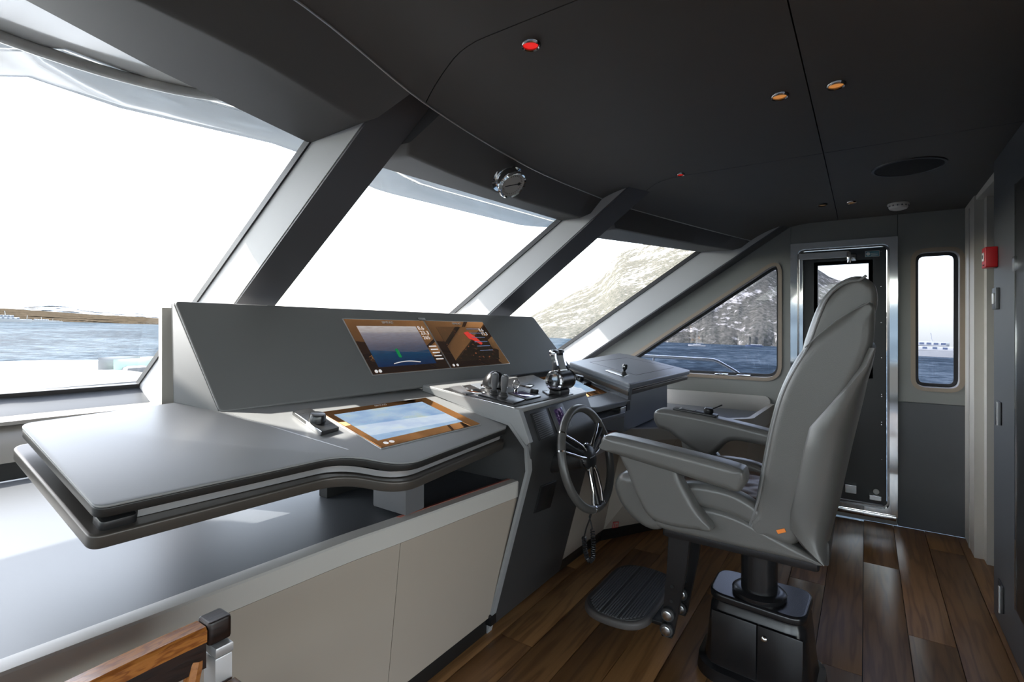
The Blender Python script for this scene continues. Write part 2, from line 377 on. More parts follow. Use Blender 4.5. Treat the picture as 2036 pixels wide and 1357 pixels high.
def box(x0, x1, y0, y1, z0, z1, b=.004, r=0.):
    l = [V((x0, y0, z1)), V((x1, y0, z1)), V((x1, y1, z1)), V((x0, y1, z1))]
    if r: l = rnd(l, r)
    return slab(l, (0, 0, 1), z1 - z0, min(b, (z1 - z0) * .45))
def fbox(o, U, W, N, su, sw, t, b=.002, r=0., seg=5):
    """box on a surface: centre o on the surface, extents su, sw along U, W, standing t proud along N"""
    o = V(o); U = V(U).normalized(); N = V(N).normalized(); W = V(W); W = (W - N * W.dot(N)).normalized(); U = (U - N * U.dot(N)).normalized()
    l = [o + U * a * su / 2 + W * c * sw / 2 + N * t for a, c in ((-1, -1), (1, -1), (1, 1), (-1, 1))]
    if r: l = rnd(l, r, seg)
    return slab(l, N, t, min(b, t * .45))
def profX(loop_yz, x0, x1, b, seg=4, r=0.):
    l = [V((x0, y, z)) for y, z in loop_yz]
    if r: l = rnd(l, r)
    return slab(l, (-1, 0, 0), x1 - x0, b, seg)
def text(name, s, o, U, W, h, m, parent, align='LEFT'):
    cu = bpy.data.curves.new('t', 'FONT'); cu.body = s; cu.size = 1; cu.extrude = .01; cu.align_x = align
    t = bpy.data.objects.new('t', cu); COL.objects.link(t); bpy.context.view_layer.update()
    me = bpy.data.meshes.new_from_object(t.evaluated_get(bpy.context.evaluated_depsgraph_get()))
    vs = [tuple(p.co) for p in me.vertices]; fs = [tuple(f.vertices) for f in me.polygons]
    bpy.data.objects.remove(t); bpy.data.meshes.remove(me)
    U = V(U).normalized(); W = V(W).normalized(); N = U.cross(W)
    return obj(name, ([V(o) + U * x * h + W * y * h + N * z * h for x, y, z in vs], fs), m, parent, smooth=0, fine=False)
def lerp(a, b, t): return a + (b - a) * t
def interp(tab, x):
    if x <= tab[0][0]: return tab[0][1]
    for (x0, y0), (x1, y1) in zip(tab, tab[1:]):
        if x <= x1: return lerp(y0, y1, (x - x0) / (x1 - x0))
    return tab[-1][1]
def smooth_tab(tab, x):
    """Catmull-Rom through a table"""
    if x <= tab[0][0]: return tab[0][1]
    if x >= tab[-1][0]: return tab[-1][1]
    for i in range(len(tab) - 1):
        if tab[i][0] <= x <= tab[i + 1][0]:
            p1, p2 = tab[i], tab[i + 1]; p0 = tab[i - 1] if i else p1; p3 = tab[i + 2] if i + 2 < len(tab) else p2
            h = p2[0] - p1[0]; s = (x - p1[0]) / h
            m1 = (p2[1] - p0[1]) / (p2[0] - p0[0]) * h; m2 = (p3[1] - p1[1]) / (p3[0] - p1[0]) * h
            return (2 * s**3 - 3 * s**2 + 1) * p1[1] + (s**3 - 2 * s**2 + s) * m1 + (-2 * s**3 + 3 * s**2) * p2[1] + (s**3 - s**2) * m2

# ================================================================== the setting: room shell
XD = 4.39            # inner face of the side wall with the door
YA = -.51            # aft bulkhead
XL = -3.4            # far side of the cabin, behind the camera's left
# ---- floor
fl = thing('floor', (1.5, .4, -.02), 'oak plank floor of the wheelhouse', 'floor', kind='structure')
obj('floor_base', box(XL, XD, -2.2, 1.6, -.05, -.012, 0), 'kick_black', fl)
W_ = .167; rows = [(-.826 + i * W_) for i in range(14)]
for i, y0 in enumerate(rows):
    x = -1.2 + (.73 * i) % 1.9 - 1.9
    while x < XD:
        a, b_ = max(x, -1.0), min(x + 1.9, XD - .005)
        if b_ - a > .1:
            obj('floor_plank', box(a + .0012, b_ - .0012, y0 + .0012, y0 + W_ - .0012, -.012, 0, .0015), 'oak_floor', fl)
        x += 1.9

# ---- ceiling: cambered, rolling down to a curved front edge
EY = [(-3.4, .80), (-1.8, 1.06), (-.3, 1.10), (.3, 1.10), (.73, 1.14), (1.29, 1.254), (2.02, 1.33), (2.6, 1.30), (3.11, 1.215), (3.75, .937), (4.1, .80), (4.39, .69)]
EZ = [(-3.4, 2.10), (-.3, 2.18), (.73, 2.184), (1.29, 2.157), (2.02, 2.146), (3.11, 2.115), (3.75, 2.058), (4.39, 2.02)]
def ceil_base(x): return 2.215 - .0042 * x * x
def E(x): return V((x, smooth_tab(EY, x), smooth_tab(EZ, x)))
def ceil_z(x, y):
    e = E(x); w = lerp(.28, .42, min(1, max(0, (x - 2.2) / 2.2))); s = min(1, max(0, (y - (e.y - w)) / w)); return ceil_base(x) - (ceil_base(x) - e.z) * (s ** 2.4)
ce = thing('ceiling', (1.5, 0, 2.04), 'dark fabric covered ceiling rolling down towards the windscreen', 'ceiling', kind='structure')
SEAM = {1.155: [(-1, 0), (.90, 0), (1.00, .02), (1.08, .055), (1.254, .135)], 2.78: [(-1, 0), (.80, 0), (.90, .02), (1.0, .09), (1.215, .33)]}
def ceil_panel(x0, x1, y0, y1):
    nx, ny = max(6, int((x1 - x0) * 14)), 30; top, bot = [], []
    g = .002
    sx_ = lambda x, y: x + (smooth_tab(SEAM[x], y) if x in SEAM else 0)
    for i in range(nx + 1):
        ye = 1.1
        for _ in range(25): ye = .5 * ye + .5 * E(lerp(sx_(x0, ye) + g, sx_(x1, ye) - g, i / nx)).y
        if y1 is not None: ye = y1 - g
        for j in range(ny + 1):
            y = lerp(y0 + g, ye, j / ny); x = lerp(sx_(x0, y) + g, sx_(x1, y) - g, i / nx); bot.append(V((x, y, ceil_z(x, y))))
    n = ny + 1; k = len(bot); vs = bot + [p + V((0, 0, .02)) for p in bot]; fs = []
    for i in range(nx):
        for j in range(ny):
            q = (i * n + j, (i + 1) * n + j, (i + 1) * n + j + 1, i * n + j + 1); fs.append(q); fs.append(tuple(a + k for a in q[::-1]))
    per = [i * n for i in range(nx + 1)] + [nx * n + j for j in range(1, n)] + [i * n + ny for i in range(nx - 1, -1, -1)] + [j for j in range(ny - 1, 0, -1)]
    for a, b_ in zip(per, per[1:] + per[:1]): fs.append((a, b_, b_ + k, a + k))
    return obj('ceiling_panel', (vs, fs), 'ceiling_fabric', ce, smooth=50)
for (a, b_) in ((XL, 1.155), (1.155, 2.78), (2.78, XD)):
    ceil_panel(a, b_, .16, None); ceil_panel(a, b_, -.72, .16)
obj('edge_highlight', tube([E(lerp(XL, XD, i / 90)) + V((0, .001, -.001)) for i in range(91)], .0035, 6), 'alu_strip', ce)  # bright metal bead drawn for the highlight along the ceiling edge
obj('ceiling_back', box(XL, XD, -.74, 1.5, 2.26, 2.30, 0), 'black_back', ce)

# ---- windscreen
ZB = 1.036
YB = [(-3.4, 2.9), (-2.1, 3.4), (-.55, 3.58), (.65, 3.55), (1.213, 3.472), (2.8, 3.11), (4.3, 2.56), (4.39, 2.52)]
TR = 1.54            # run over rise of the raked glass
def G(x, z): return V((x, interp(YB, x) - TR * (z - ZB), z))
NG = V((0, -1, -TR)).normalized()   # into the cabin
def raked(x0, x1, dy0, dy1, z0, z1, tap=0):
    vs = []
    for z in (z0, z1):
        for x, dy in ((x0, dy0), (x0, dy1), (x1, dy1), (x1, dy0)):
            g = G(x, z); vs.append(V((x, g.y - dy + (tap * (z - 1.5) if dy > .1 else 0), z)))
    return vs, [(0, 1, 2, 3), (7, 6, 5, 4), (0, 4, 5, 1), (1, 5, 6, 2), (2, 6, 7, 3), (3, 7, 4, 0)]
MUL = [(-3.4, .12, .38), (-2.1, .168, .39), (-.45, .168, .40), (1.213, .168, .409), (2.8, .168, .347), (4.30, .088, .385)]
for i, (x, w, dp) in enumerate(MUL):
    t = thing('trim_%d' % (i + 1), V((x + w / 2, G(x, ZB).y - .2, .9)),
              ['windscreen pillar at the far side of the cabin, behind the view', 'windscreen pillar well left of the view', 'windscreen pillar just left of the view',
               'broad sloping windscreen pillar rising behind the left end of the instrument hood', 'sloping windscreen pillar between the second and third panes, behind the twin displays',
               'sloping windscreen pillar in the corner beside the triangular side window'][i], 'pillar', kind='structure')
    tp = {3: .11, 4: .155}.get(i, .05 if i < 3 else 0)     # pillars slim down towards the roof
    v_, f_ = raked(x, x + w, 0, dp, .90, 2.33, tp)
    obj('side_face', (v_, [f_[2]]), 'mullion_light', t, smooth=0, fine=False)
    obj('side_face', (v_, [f_[4]]), 'mullion_light', t, smooth=0, fine=False)
    v2, f2 = raked(x + .001, x + w - .001, 0, dp - .001, .90, 2.33, tp)
    obj('pillar_core', (v2, f2), 'mullion_dark', t, smooth=0)
    obj('inner_face', raked(x - .001, x + w + .001, dp - .012, dp + .003, .90, 2.32, tp), 'mullion_dark', t, smooth=0)
    obj('side_panel', raked(x - .004, x, .03, dp - .013, .90, 2.33, tp), 'mullion_light', t, smooth=0)
    obj('side_panel', raked(x + w, x + w + .004, .03, dp - .013, .90, 2.33, tp), 'mullion_light', t, smooth=0)
wlab = ['windscreen pane on the far left, out of the view', 'windscreen pane on the left, out of the view', 'large raked windscreen pane at left, over the foredeck and open sea',
        'raked windscreen pane above the instrument hood', 'raked windscreen pane showing the mountain at right']
# header valances: front lip offset from the ceiling edge (dy, dz) and height of the soffit at the glass, at each end of a bay
HDR = {0: (.2, -.08, 2.2, .22, -.07, 2.25), 1: (.22, -.07, 2.25, .26, -.05, 2.28), 2: (.28, -.05, 2.285, .22, -.06, 2.105), 3: (.213, -.098, 2.09, .12, -.11, 2.03), 4: (.06, -.14, 1.97, .108, -.07, 1.967)}
for i in range(5):
    xa, xb = MUL[i][0] + MUL[i][1], MUL[i + 1][0]
    t = thing('window_%d' % (i + 1), V(((xa + xb) / 2, G(xa, ZB).y, 1.0)), wlab[i], 'window', kind='structure')
    q = [G(xa, ZB - .015), G(xb, ZB - .015), G(xb, 2.345), G(xa, 2.345)]
    q = [p + V((0, .012, 0)) for p in q]
    obj('pane', (q + [p + V((0, .008, .0)) for p in q], [(0, 1, 2, 3), (7, 6, 5, 4), (0, 4, 5, 1), (1, 5, 6, 2), (2, 6, 7, 3), (3, 7, 4, 0)]), 'glass', t, smooth=0)
    for (a, b_) in ((xa, xa + .012), (xb - .012, xb)): obj('gasket', raked(a, b_, -.02, .035, ZB - .015, 2.335), 'gasket', t, smooth=0)
    gb = [G(lerp(xa, xb, k / 8), ZB) for k in range(9)]
    obj('gasket', loft([[p + V((0, .02, -.02)), p + V((0, -.03, -.02)), p + V((0, -.04, .006)), p + V((0, .0, .012))] for p in gb]), 'gasket', t, smooth=0)
    # header valance under the ceiling edge
    a1, b1, za, c1, d1, zb = HDR[i]; x0 = xa + .002; x1 = xb - .002
    rings = []; sof = []
    for k in range(33):
        f = k / 32; x = lerp(x0, x1, f); e = E(x); lip = e + V((0, lerp(a1, c1, f), lerp(b1, d1, f))); z2 = lerp(za, zb, f); gl_ = V((x, G(x, z2).y - .02, z2)); tb = V((x, e.y + .1, 2.335))
        end = 1 - max(0, 1 - min(f, 1 - f) / .03) ** 2 * .25
        lip = e + (lip - e) * end
        rings.append([V((x, e.y - .004, 2.335)), e + V((0, -.004, .03)), e + V((0, .002, 0)), lip + V((0, -.014, .006)), lip + V((0, .002, .001)), lip + V((0, .014, .002)), gl_, gl_ + V((0, 0, .015)), tb])
    obj('header_valance', loft(rings), 'header_fabric', t, smooth=35)

# ---- sill under the windscreen
t = thing('trim_7', V((.6, 3.0, .7)), 'grey sloping sill with a pale ledge below the left windscreen pane', 'sill', kind='structure')
xs = [lerp(XL, XD, k / 30) for k in range(31)]
SG = lambda x, dy, dz: G(x, ZB) + V((0, dy, dz))
obj('sill_panel', loft([[SG(x, .03, -.012), SG(x, -.02, -.012), SG(x, -.175, -.087), SG(x, .03, -.12)] for x in xs]), 'counter_dark', t, smooth=30)
obj('ledge', loft([[SG(x, -.165, -.087), SG(x, -.335, -.092), SG(x, -.34, -.108), SG(x, -.165, -.11)] for x in xs]), 'ledge_beige', t, smooth=30)
obj('apron', loft([[SG(x, -.318, -.112), SG(x, -.395, -.19), SG(x, -.425, -.262), SG(x, -.25, -.262), SG(x, -.16, -.112)] for x in xs]), 'ledge_beige', t, smooth=50)
obj('sill_back', loft([[SG(x, -.40, -.258), SG(x, -.30, -.258), SG(x, -.30, -.345), SG(x, -.40, -.345)] for x in xs]), 'recess_black', t, smooth=30)

# ---- side wall with the door
wr = thing('wall_right', V((XD + .06, .6, 0)), 'grey panelled side wall with the door and two windows', 'wall', kind='structure')
def yz(pts): return [V((XD, y, z)) for y, z in pts]
def uvX(pts): return [pX(u, v, XD) for u, v in pts]
TRI = rnd(yz([(1.90, .955), (.535, .955), (.535, 1.875), (.60, 1.845)]), [.10, .10, .06, .05], 8)
TRI = rnd([V((XD, 1.93, .95)), V((XD, .535, .95)), V((XD, .535, 1.885))], [.12, .12, .12], 10)
sl0, sl1 = pX(1815, 499, XD), pX(1914, 779, XD)
SLIM = rnd(yz([(sl0.y, sl1.z), (sl1.y, sl1.z), (sl1.y, sl0.z), (sl0.y, sl0.z)]), .075, 8)
d0, d1 = pX(1572, 485, XD), pX(1785, 1028, XD)
DY0, DY1, DZ0, DZ1 = d1.y, d0.y, .055, 1.985
g = .0015
obj('wall_panel', holed(yz([(DY1 + g, 0), (2.69, 0), (2.69, .92), (.61, 2.27), (DY1 + g, 2.30)]), [TRI], (-1, 0, 0), .10), 'wall_grey', wr, smooth=0)
obj('wall_panel', slab(yz([(DY0 + g, DZ1), (DY1 - g, DZ1), (DY1 - g, 2.3), (DY0 + g, 2.3)]), (-1, 0, 0), .10, .001), 'wall_grey', wr, smooth=0)
obj('wall_panel', slab(yz([(DY0 + g, 0), (DY1 - g, 0), (DY1 - g, DZ0), (DY0 + g, DZ0)]), (-1, 0, 0), .10, .001), 'wall_grey', wr, smooth=0)
zs = pX(1850, 803, XD).z
obj('wall_panel', holed(yz([(YA - .03, zs + g), (DY0 - g, zs + g), (DY0 - g, 2.3), (YA - .03, 2.3)]), [SLIM], (-1, 0, 0), .10), 'wall_grey', wr, smooth=0)
obj('wall_panel', slab(yz([(YA - .03, 0), (DY0 - g, 0), (DY0 - g, zs - g), (YA - .03, zs - g)]), (-1, 0, 0), .10, .001), 'wall_dark', wr, smooth=0)
obj('wall_core', join(box(XD + .02, XD + .1, DY0 - .02, DY0 - .0005, 0, 2.3, 0), box(XD + .02, XD + .1, DY1 + .0005, DY1 + .02, 0, 2.3, 0), box(XD + .02, XD + .099, YA - .03, DY0 - .02, zs - .02, zs + .02, 0)), 'black_back', wr, smooth=0)
def offs(loop, N, s):
    N = V(N); loop = [V(p) for p in loop]
    if newell(loop).dot(N) < 0: loop = loop[::-1]
    out = []; n = len(loop)
    for i, p in enumerate(loop):
        e1 = (p - loop[i - 1]).normalized(); e2 = (loop[(i + 1) % n] - p).normalized(); n1 = N.cross(e1); n2 = N.cross(e2)
        out.append(p + (n1 + n2) / max(.5, 1 + n1.dot(n2)) * s)
    return out
NX = V((-1, 0, 0))
def porthole(name, loop, label, pane):
    c = sum((p for p in loop), V((0, 0, 0))) / len(loop)
    t = thing(name, V((XD + .03, c.y, min(p.z for p in loop))), label, 'window', kind='structure')
    sh = lambda l, dx: [p + V((dx, 0, 0)) for p in l]
    obj('frame_trim', holed(sh(offs(loop, NX, -.012), -.008), [sh(offs(loop, NX, .014), -.008)], NX, .03), 'taupe_trim', t, smooth=40)
    obj('reveal', holed(sh(offs(loop, NX, .0005), .012), [sh(offs(loop, NX, .013), .012)], NX, .085), 'reveal_white', t, smooth=40)
    obj('gasket', holed(sh(offs(loop, NX, .008), .085), [sh(offs(loop, NX, .035), .085)], NX, .012), 'gasket', t, smooth=40)
    obj('pane', slab(sh(offs(loop, NX, .030), .088), NX, .006, 0), pane, t, smooth=0)
porthole('window_6', TRI, 'triangular side window with a taupe frame looking onto the mountain and sea', 'glass_tint')
porthole('window_7', SLIM, 'tall narrow rounded window right of the door', 'glass_tint')

# ---- the side door
dr = thing('door_1', V((XD, (DY0 + DY1) / 2, DZ0)), 'black side door in a polished steel frame behind the helm seat', 'door', kind='structure')
def rectX(y0, y1, z0, z1, x=XD, r=0):
    l = [V((x, y0, z0)), V((x, y1, z0)), V((x, y1, z1)), V((x, y0, z1))]
    return rnd(l, r) if r else l
obj('door_frame', holed(rectX(DY0, DY1, DZ0, DZ1, XD - .014), [rectX(DY0 + .045, DY1 - .045, DZ0 + .045, DZ1 - .045, XD - .014, .05)], NX, .09), 'chrome', dr, smooth=30)
obj('door_frame', holed(rectX(DY0 + .04, DY1 - .04, DZ0 + .04, DZ1 - .04, XD + .012, .05), [rectX(DY0 + .058, DY1 - .058, DZ0 + .058, DZ1 - .058, XD + .012, .04)], NX, .06), 'dark_chrome', dr, smooth=30)
ly0, ly1, lz0, lz1 = DY0 + .062, DY1 - .062, DZ0 + .062, DZ1 - .062
wa, wb = pX(1625, 528, XD + .03), pX(1728, 528, XD + .03)
WIN = rectX(wb.y, wa.y, 1.02, wa.z, XD + .03)
obj('door_leaf', holed(rectX(ly0, ly1, lz0, lz1, XD + .03), [WIN], NX, .045), 'door_black', dr, smooth=0)
obj('window_frame', holed(offs(WIN, NX, -.022), [offs(WIN, NX, .004)], NX, .015), 'door_grey', dr, smooth=0)
obj('glazing', slab([p + V((.03, 0, 0)) for p in WIN], NX, .006, 0), 'glass_tint', dr, smooth=0)
cl0, cl1 = pX(1588, 512, XD), pX(1688, 512, XD)
obj('closer_bar', slab(rectX(cl1.y, cl0.y, cl0.z - .025, cl0.z + .028, XD - .006, .008), NX, .03, .006), 'chrome', dr)
obj('closer_bar', slab(rectX(cl0.y - .032, cl0.y, 1.0, cl0.z + .02, XD - .004, .008), NX, .03, .006), 'chrome', dr)
obj('hinge_pin', lathe([(.012, -.04), (.014, -.035), (.014, .035), (.012, .04)], (XD - .008, cl1.y, cl1.z), (0, 0, 1)), 'chrome', dr)
kp = obj('lock_plate', slab(rectX(cl1.y - .045, cl1.y - .012, cl1.z - .028, cl1.z + .022, XD - .002, .004), NX, .03, .003), 'steel', dr)
obj('keyhole', lathe([(.009, 0), (.009, .004), (.005, .005)], (XD - .002, cl1.y - .028, cl1.z - .003), (-1, 0, 0)), 'dark_chrome', kp)
s0, s1 = pX(1720, 499, XD), pX(1749, 509, XD)
st = obj('sticker', slab(rectX(s1.y, s0.y, s1.z, s0.z, XD + .028), NX, .001, 0), 'text_white', dr, label='small blue and white notice', smooth=0)
obj('print', slab(rectX(s1.y + .003, s0.y - .003, s1.z + .003, s0.z - .003, XD + .0272), NX, .001, 0), 'sticker_blue', st, smooth=0)
obj('symbol', lathe([(.012, 0), (.012, .0006)], (XD + .0268, s0.y - .018, (s0.z + s1.z) / 2), (-1, 0, 0)), 'text_white', st)
for k in range(3): obj('print_line', slab(rectX(s1.y + .010, s1.y + .050, s1.z + .008 + k * .007, s1.z + .0105 + k * .007, XD + .0268), NX, .0005, 0), 'text_white', st, smooth=0)
for u, v in ((1752, 500), (1752, 570), (1752.5, 642), (1753, 712), (1753, 785), (1753, 789), (1753, 840), (1753, 845), (1753.5, 914)):
    p = pX(u, v, XD + .03); obj('bolt', lathe([(.005, 0), (.005, .003), (.003, .006), (.001, .007)], p, (-1, 0, 0), 10), 'steel', dr)
p = pX(1690, 970, XD + .03); b_ = obj('lower_latch', slab(rectX(p.y - .04, p.y + .03, p.z - .03, p.z + .03, XD - .01, .006), NX, .04, .004), 'steel', dr)
p = pX(1742, 978, XD + .03); obj('bolt', lathe([(.018, 0), (.018, .008), (.012, .012), (.003, .013)], p, (-1, 0, 0), 16), 'white_plastic', dr)
obj('lower_latch', slab(rectX(p.y - .03, p.y + .04, p.z - .055, p.z - .02, XD - .006, .006), NX, .036, .004), 'steel', dr)
obj('sill_plate', box(XD - .03, XD + .02, DY0 + .01, DY1 - .01, DZ0 - .02, DZ0 + .012, .004), 'chrome', dr)

# ---- aft bulkhead, doorway and pale jamb
wa_ = thing('wall_aft', V((1, YA - .06, 0)), 'dark grey aft wall at the right edge of the view', 'wall', kind='structure')
obj('wall_panel', box(1.7, 3.345, YA - .12, YA, 0, 2.3, .003), 'wall_dark', wa_)
obj('corridor_back', join(box(3.2, XD + .1, -1.9, -1.85, 0, 2.3, 0), box(3.15, 3.2, -1.9, YA - .12, 0, 2.3, 0), box(XD, XD + .1, -1.9, YA - .035, 0, 2.3, 0)), 'black_back', wa_, smooth=0)
tr = thing('trim_8', V((4.2, -.6, 0)), 'pale beige door jamb between the side wall and the dark aft doorway', 'door jamb', kind='structure')
obj('jamb_panel', box(4.05, XD - .002, -.66, -.531, 0, 2.28, .004), 'beige_post', tr)
obj('jamb_panel', box(3.975, 4.05, -.70, -.575, 0, 2.28, .004), 'beige_post', tr)
obj('jamb_rail', box(4.20, 4.235, -.545, -.526, 0, 2.1, .003), 'ivory_light', tr)
hd = obj('lintel', box(3.345, 4.05, -.66, -.54, 2.12, 2.28, .003), 'beige_post', tr)
wl = thing('wall_left', V((XL, .5, 0)), 'side wall of the cabin behind the view', 'wall', kind='structure')
obj('wall_panel', box(XL - .1, XL, -6.0, 2.9, 0, .60, 0), 'ivory_light', wl, smooth=0)
obj('wall_post', box(XL - .1, XL, -1.1, -.8, .6, 2.34, 0), 'ivory_light', wl, smooth=0)
ws = thing('wall_saloon', V((3.1, -3.4, 0)), 'unseen saloon wall aft of the wheelhouse, added for fill light', 'wall', kind='structure')  # saloon added aft so daylight fills the wheelhouse from behind
obj('wall_panel', box(3.1, 3.15, -6.0, YA - .12, 0, 2.34, 0), 'saloon_warm_bounce', ws, smooth=0)
cs = thing('ceiling_saloon', V((0, -3.4, 2.3)), 'unseen saloon ceiling aft of the wheelhouse, added for fill light', 'ceiling', kind='structure')
obj('panel', box(XL, 3.1, -6.0, -.74, 2.30, 2.335, 0), 'saloon_warm_bounce', cs, smooth=0)
fs_ = thing('floor_saloon', V((0, -3.4, -.05)), 'unseen oak saloon floor aft of the wheelhouse, added for fill light', 'floor', kind='structure')
obj('panel', box(XL, 3.1, -6.0, -.83, -.05, 0, 0), 'oak_floor', fs_, smooth=0)
lw = thing('window_8', V((XL - .05, 1.2, .95)), 'unseen side window behind the view, widened for more daylight', 'window', kind='structure')  # opening enlarged to let more daylight in from the left
obj('pane', box(XL - .055, XL - .049, -6.0, 2.9, .60, 2.34, 0), 'glass', lw, smooth=0)
# small fittings on the aft wall
def on_aft(u, v): return pY(u, v, YA)
NY = V((0, 1, 0))
p = on_aft(1981, 512); t = thing('fire_call_point', p, 'red fire alarm call point on the dark wall at far right', 'fire alarm')
obj('housing', fbox(p, (1, 0, 0), (0, 0, 1), NY, .085, .098, .045, .006, .008), 'red_plastic', t)
pt = obj('press_panel', fbox(p + V((.0, .045, .004)), (1, 0, 0), (0, 0, 1), NY, .045, .04, .003, .001), 'white_plastic', t)
obj('print', fbox(p + V((0, .048, .004)), (1, 0, 0), (0, 0, 1), NY, .018, .018, .001, 0, .006), 'text_dark', pt)
obj('test_slot', fbox(p + V((.0, .045, -.036)), (1, 0, 0), (0, 0, 1), NY, .02, .006, .002, 0), 'text_dark', t)
p = on_aft(1984, 594); t = thing('light_switch', p, 'grey light switch with a pale rocker below the red alarm', 'light switch')
obj('plate', fbox(p, (1, 0, 0), (0, 0, 1), NY, .085, .10, .014, .003, .004), 'plastic_grey', t)
obj('rocker', fbox(p + V((0, .014, 0)), (1, 0, 0), (0, 0, 1), NY, .035, .05, .005, .002), 'white_plastic', t)
p = on_aft(1988, 821); t = thing('flush_pull', p, 'upper steel flush pull on the dark wall panel', 'handle')
obj('cup', fbox(p, (1, 0, 0), (0, 0, 1), NY, .09, .105, .006, .002, .004), 'black_satin', t)
obj('lip', fbox(p + V((-.04, .004, 0)), (1, 0, 0), (0, 0, 1), NY, .012, .105, .016, .002), 'steel', t)
p = on_aft(1992, 1186); t = thing('flush_pull', p, 'lower steel flush pull on the dark wall near the floor', 'handle')
obj('cup', fbox(p, (1, 0, 0), (0, 0, 1), NY, .10, .12, .006, .002, .004), 'black_satin', t)
obj('lip', fbox(p + V((-.045, .004, 0)), (1, 0, 0), (0, 0, 1), NY, .010, .12, .016, .002), 'steel', t)
t = thing('tall_cabinet', on_aft(2036, 900), 'polished edge of a tall dark cabinet at the right border', 'cabinet')
x0 = on_aft(2031, 640).x
obj('chrome_edge', box(x0 - .012, x0, YA, YA + .02, .25, 1.95, .003), 'chrome', t)
obj('cabinet_door', box(x0 - .55, x0 - .013, YA, YA + .018, .25, 1.95, .003), 'door_black', t)
obj('hinge', box(x0 - .03, x0 + .004, YA, YA + .026, 1.60, 1.66, .003), 'steel', t)

# ---- ceiling fittings
def on_ceil(u, v):
    d = ray(u, v); s = .5
    for _ in range(60):
        q = CO + d * s; s += (ceil_z(q.x, min(q.y, E(q.x).y)) - q.z) / d.z * .8
    q = CO + d * s; return q, (V((0, 0, -1)) + V(((ceil_z(q.x + .01, q.y) - ceil_z(q.x - .01, q.y)) / .02, (ceil_z(q.x, q.y + .01) - ceil_z(q.x, q.y - .01)) / .02, 0))).normalized()
LAMPS = [(1055, 88, .030, 'lamp_red', 'red ceiling downlight nearest the windscreen, left of the others', 'dark_chrome'), (1353, 346, .022, 'lamp_red', 'small red ceiling lamp beside the curved seam', 'dark_chrome'),
         (1550, 190, .030, 'lamp_amber', 'amber ceiling downlight just left of the long seam', 'dark_chrome'), (1662, 168, .030, 'lamp_amber', 'amber ceiling downlight just right of the long seam', 'dark_chrome'),
         (1635, 407, .030, 'lamp_dim', 'unlit dark ceiling downlight left of the seam near the door', 'black_satin'), (1693, 402, .030, 'lamp_dim', 'dim ceiling downlight right of the seam near the door', 'dark_chrome')]
for u, v, r, lm, lab, rim in LAMPS:
    q, n = on_ceil(u, v); t = thing('downlight', q, lab, 'ceiling light', 'recessed ceiling lights')
    obj('bezel', lathe([(r * .74, -.004), (r * .74, .006), (r * .86, .009), (r, .004), (r, -.006), (r * .9, -.008)], q, n, 24), rim, t)
    obj('lens', lathe([(r * .74, -.003), (r * .74, .002), (r * .45, .0035), (.001, .004)], q, n, 24), lm, t)
q, n = on_ceil(1806, 332); t = thing('ceiling_speaker', q, 'large round black ceiling speaker near the aft wall', 'speaker')
obj('rim', lathe([(.138, .0), (.140, .006), (.150, .005), (.153, 0), (.153, -.005)], q, n, 48), 'black_satin', t)
obj('grille', lathe([(.139, -.003), (.138, .004), (.09, .006), (.001, .007)], q, n, 48), 'grille_black', t)
q, n = on_ceil(1786, 405); t = thing('smoke_detector', q, 'white round smoke detector on the ceiling by the door', 'smoke detector')
obj('base', lathe([(.055, 0), (.057, .004), (.057, .012), (.052, .014)], q, n, 32), 'white_plastic', t)
obj('dome', lathe([(.050, .014), (.052, .022), (.046, .034), (.03, .040), (.001, .041)], q, n, 32), 'white_plastic', t)
u_ = n.orthogonal().normalized(); w_ = n.cross(u_)
for k in range(14):
    a = 2 * math.pi * k / 14; dd = u_ * math.cos(a) + w_ * math.sin(a); obj('vent_slot', fbox(q + n * .017 + dd * .051, n, dd.cross(n), dd, .012, .007, .002, 0), 'plastic_grey', t)

# ---- gauge on the middle header
XG = 2.08; e = E(XG); s = (XG - 1.381) / 1.419
pa = e + V((0, .002, 0)); pb = e + V((0, lerp(.213, .12, s), lerp(-.098, -.11, s))); HN = V((0, (pb - pa).z, -(pb - pa).y)).normalized()
if HN.z > 0: HN = -HN
q = pP(1006, 352, pa, HN); GN = (HN + V((-.12, -.25, 0))).normalized()
t = thing('barometer', q, 'round chrome barometer hanging from the dark header above the windscreen', 'gauge')
obj('case', lathe([(.0718, -.0055), (.0800, .0), (.0800, .0083), (.0635, .0138), (.0635, .0497), (.0718, .0552), (.0745, .0635), (.0690, .0718), (.0621, .0690), (.0607, .0635)], q, GN, 40), 'chrome', t)
dl = obj('dial', lathe([(.0621, .0552), (.0621, .0642), (.0014, .0643)], q, GN, 40), 'dial_white', t)
ux = (V((1, 0, 0)) - GN * GN.x).normalized(); uy = GN.cross(ux)
obj('needle', fbox(q + GN * .0644, ux + uy * .6, ux * -.6 + uy, GN, .083, .0041, .0014, 0), 'text_dark', dl)
obj('needle_hub', lathe([(.0083, 0), (.0083, .0028), (.0028, .0041)], q + GN * .0644 + (ux + uy * .6).normalized() * .0359, GN, 12), 'text_dark', dl)
for k in range(24):
    a = R(-140 + 280 * k / 23); dd = ux * math.cos(a) + uy * math.sin(a); obj('tick', fbox(q + GN * .0644 + dd * .0497, dd, GN.cross(dd), GN, .0069, .0019, .0008, 0), 'text_dark', dl)

# ================================================================== dashboard
KD = .227
D0 = V((1.5, 1.25, .933)); DN = V((0, -KD, 1)).normalized()
def pD(u, v): return pP(u, v, D0, DN)
def onD(x, y): return V((x, y, .933 + KD * (y - 1.25)))
DW = V((0, 1, KD)).normalized(); DU = V((1, 0, 0))
def down(l, d): return [p - DN * d for p in l]
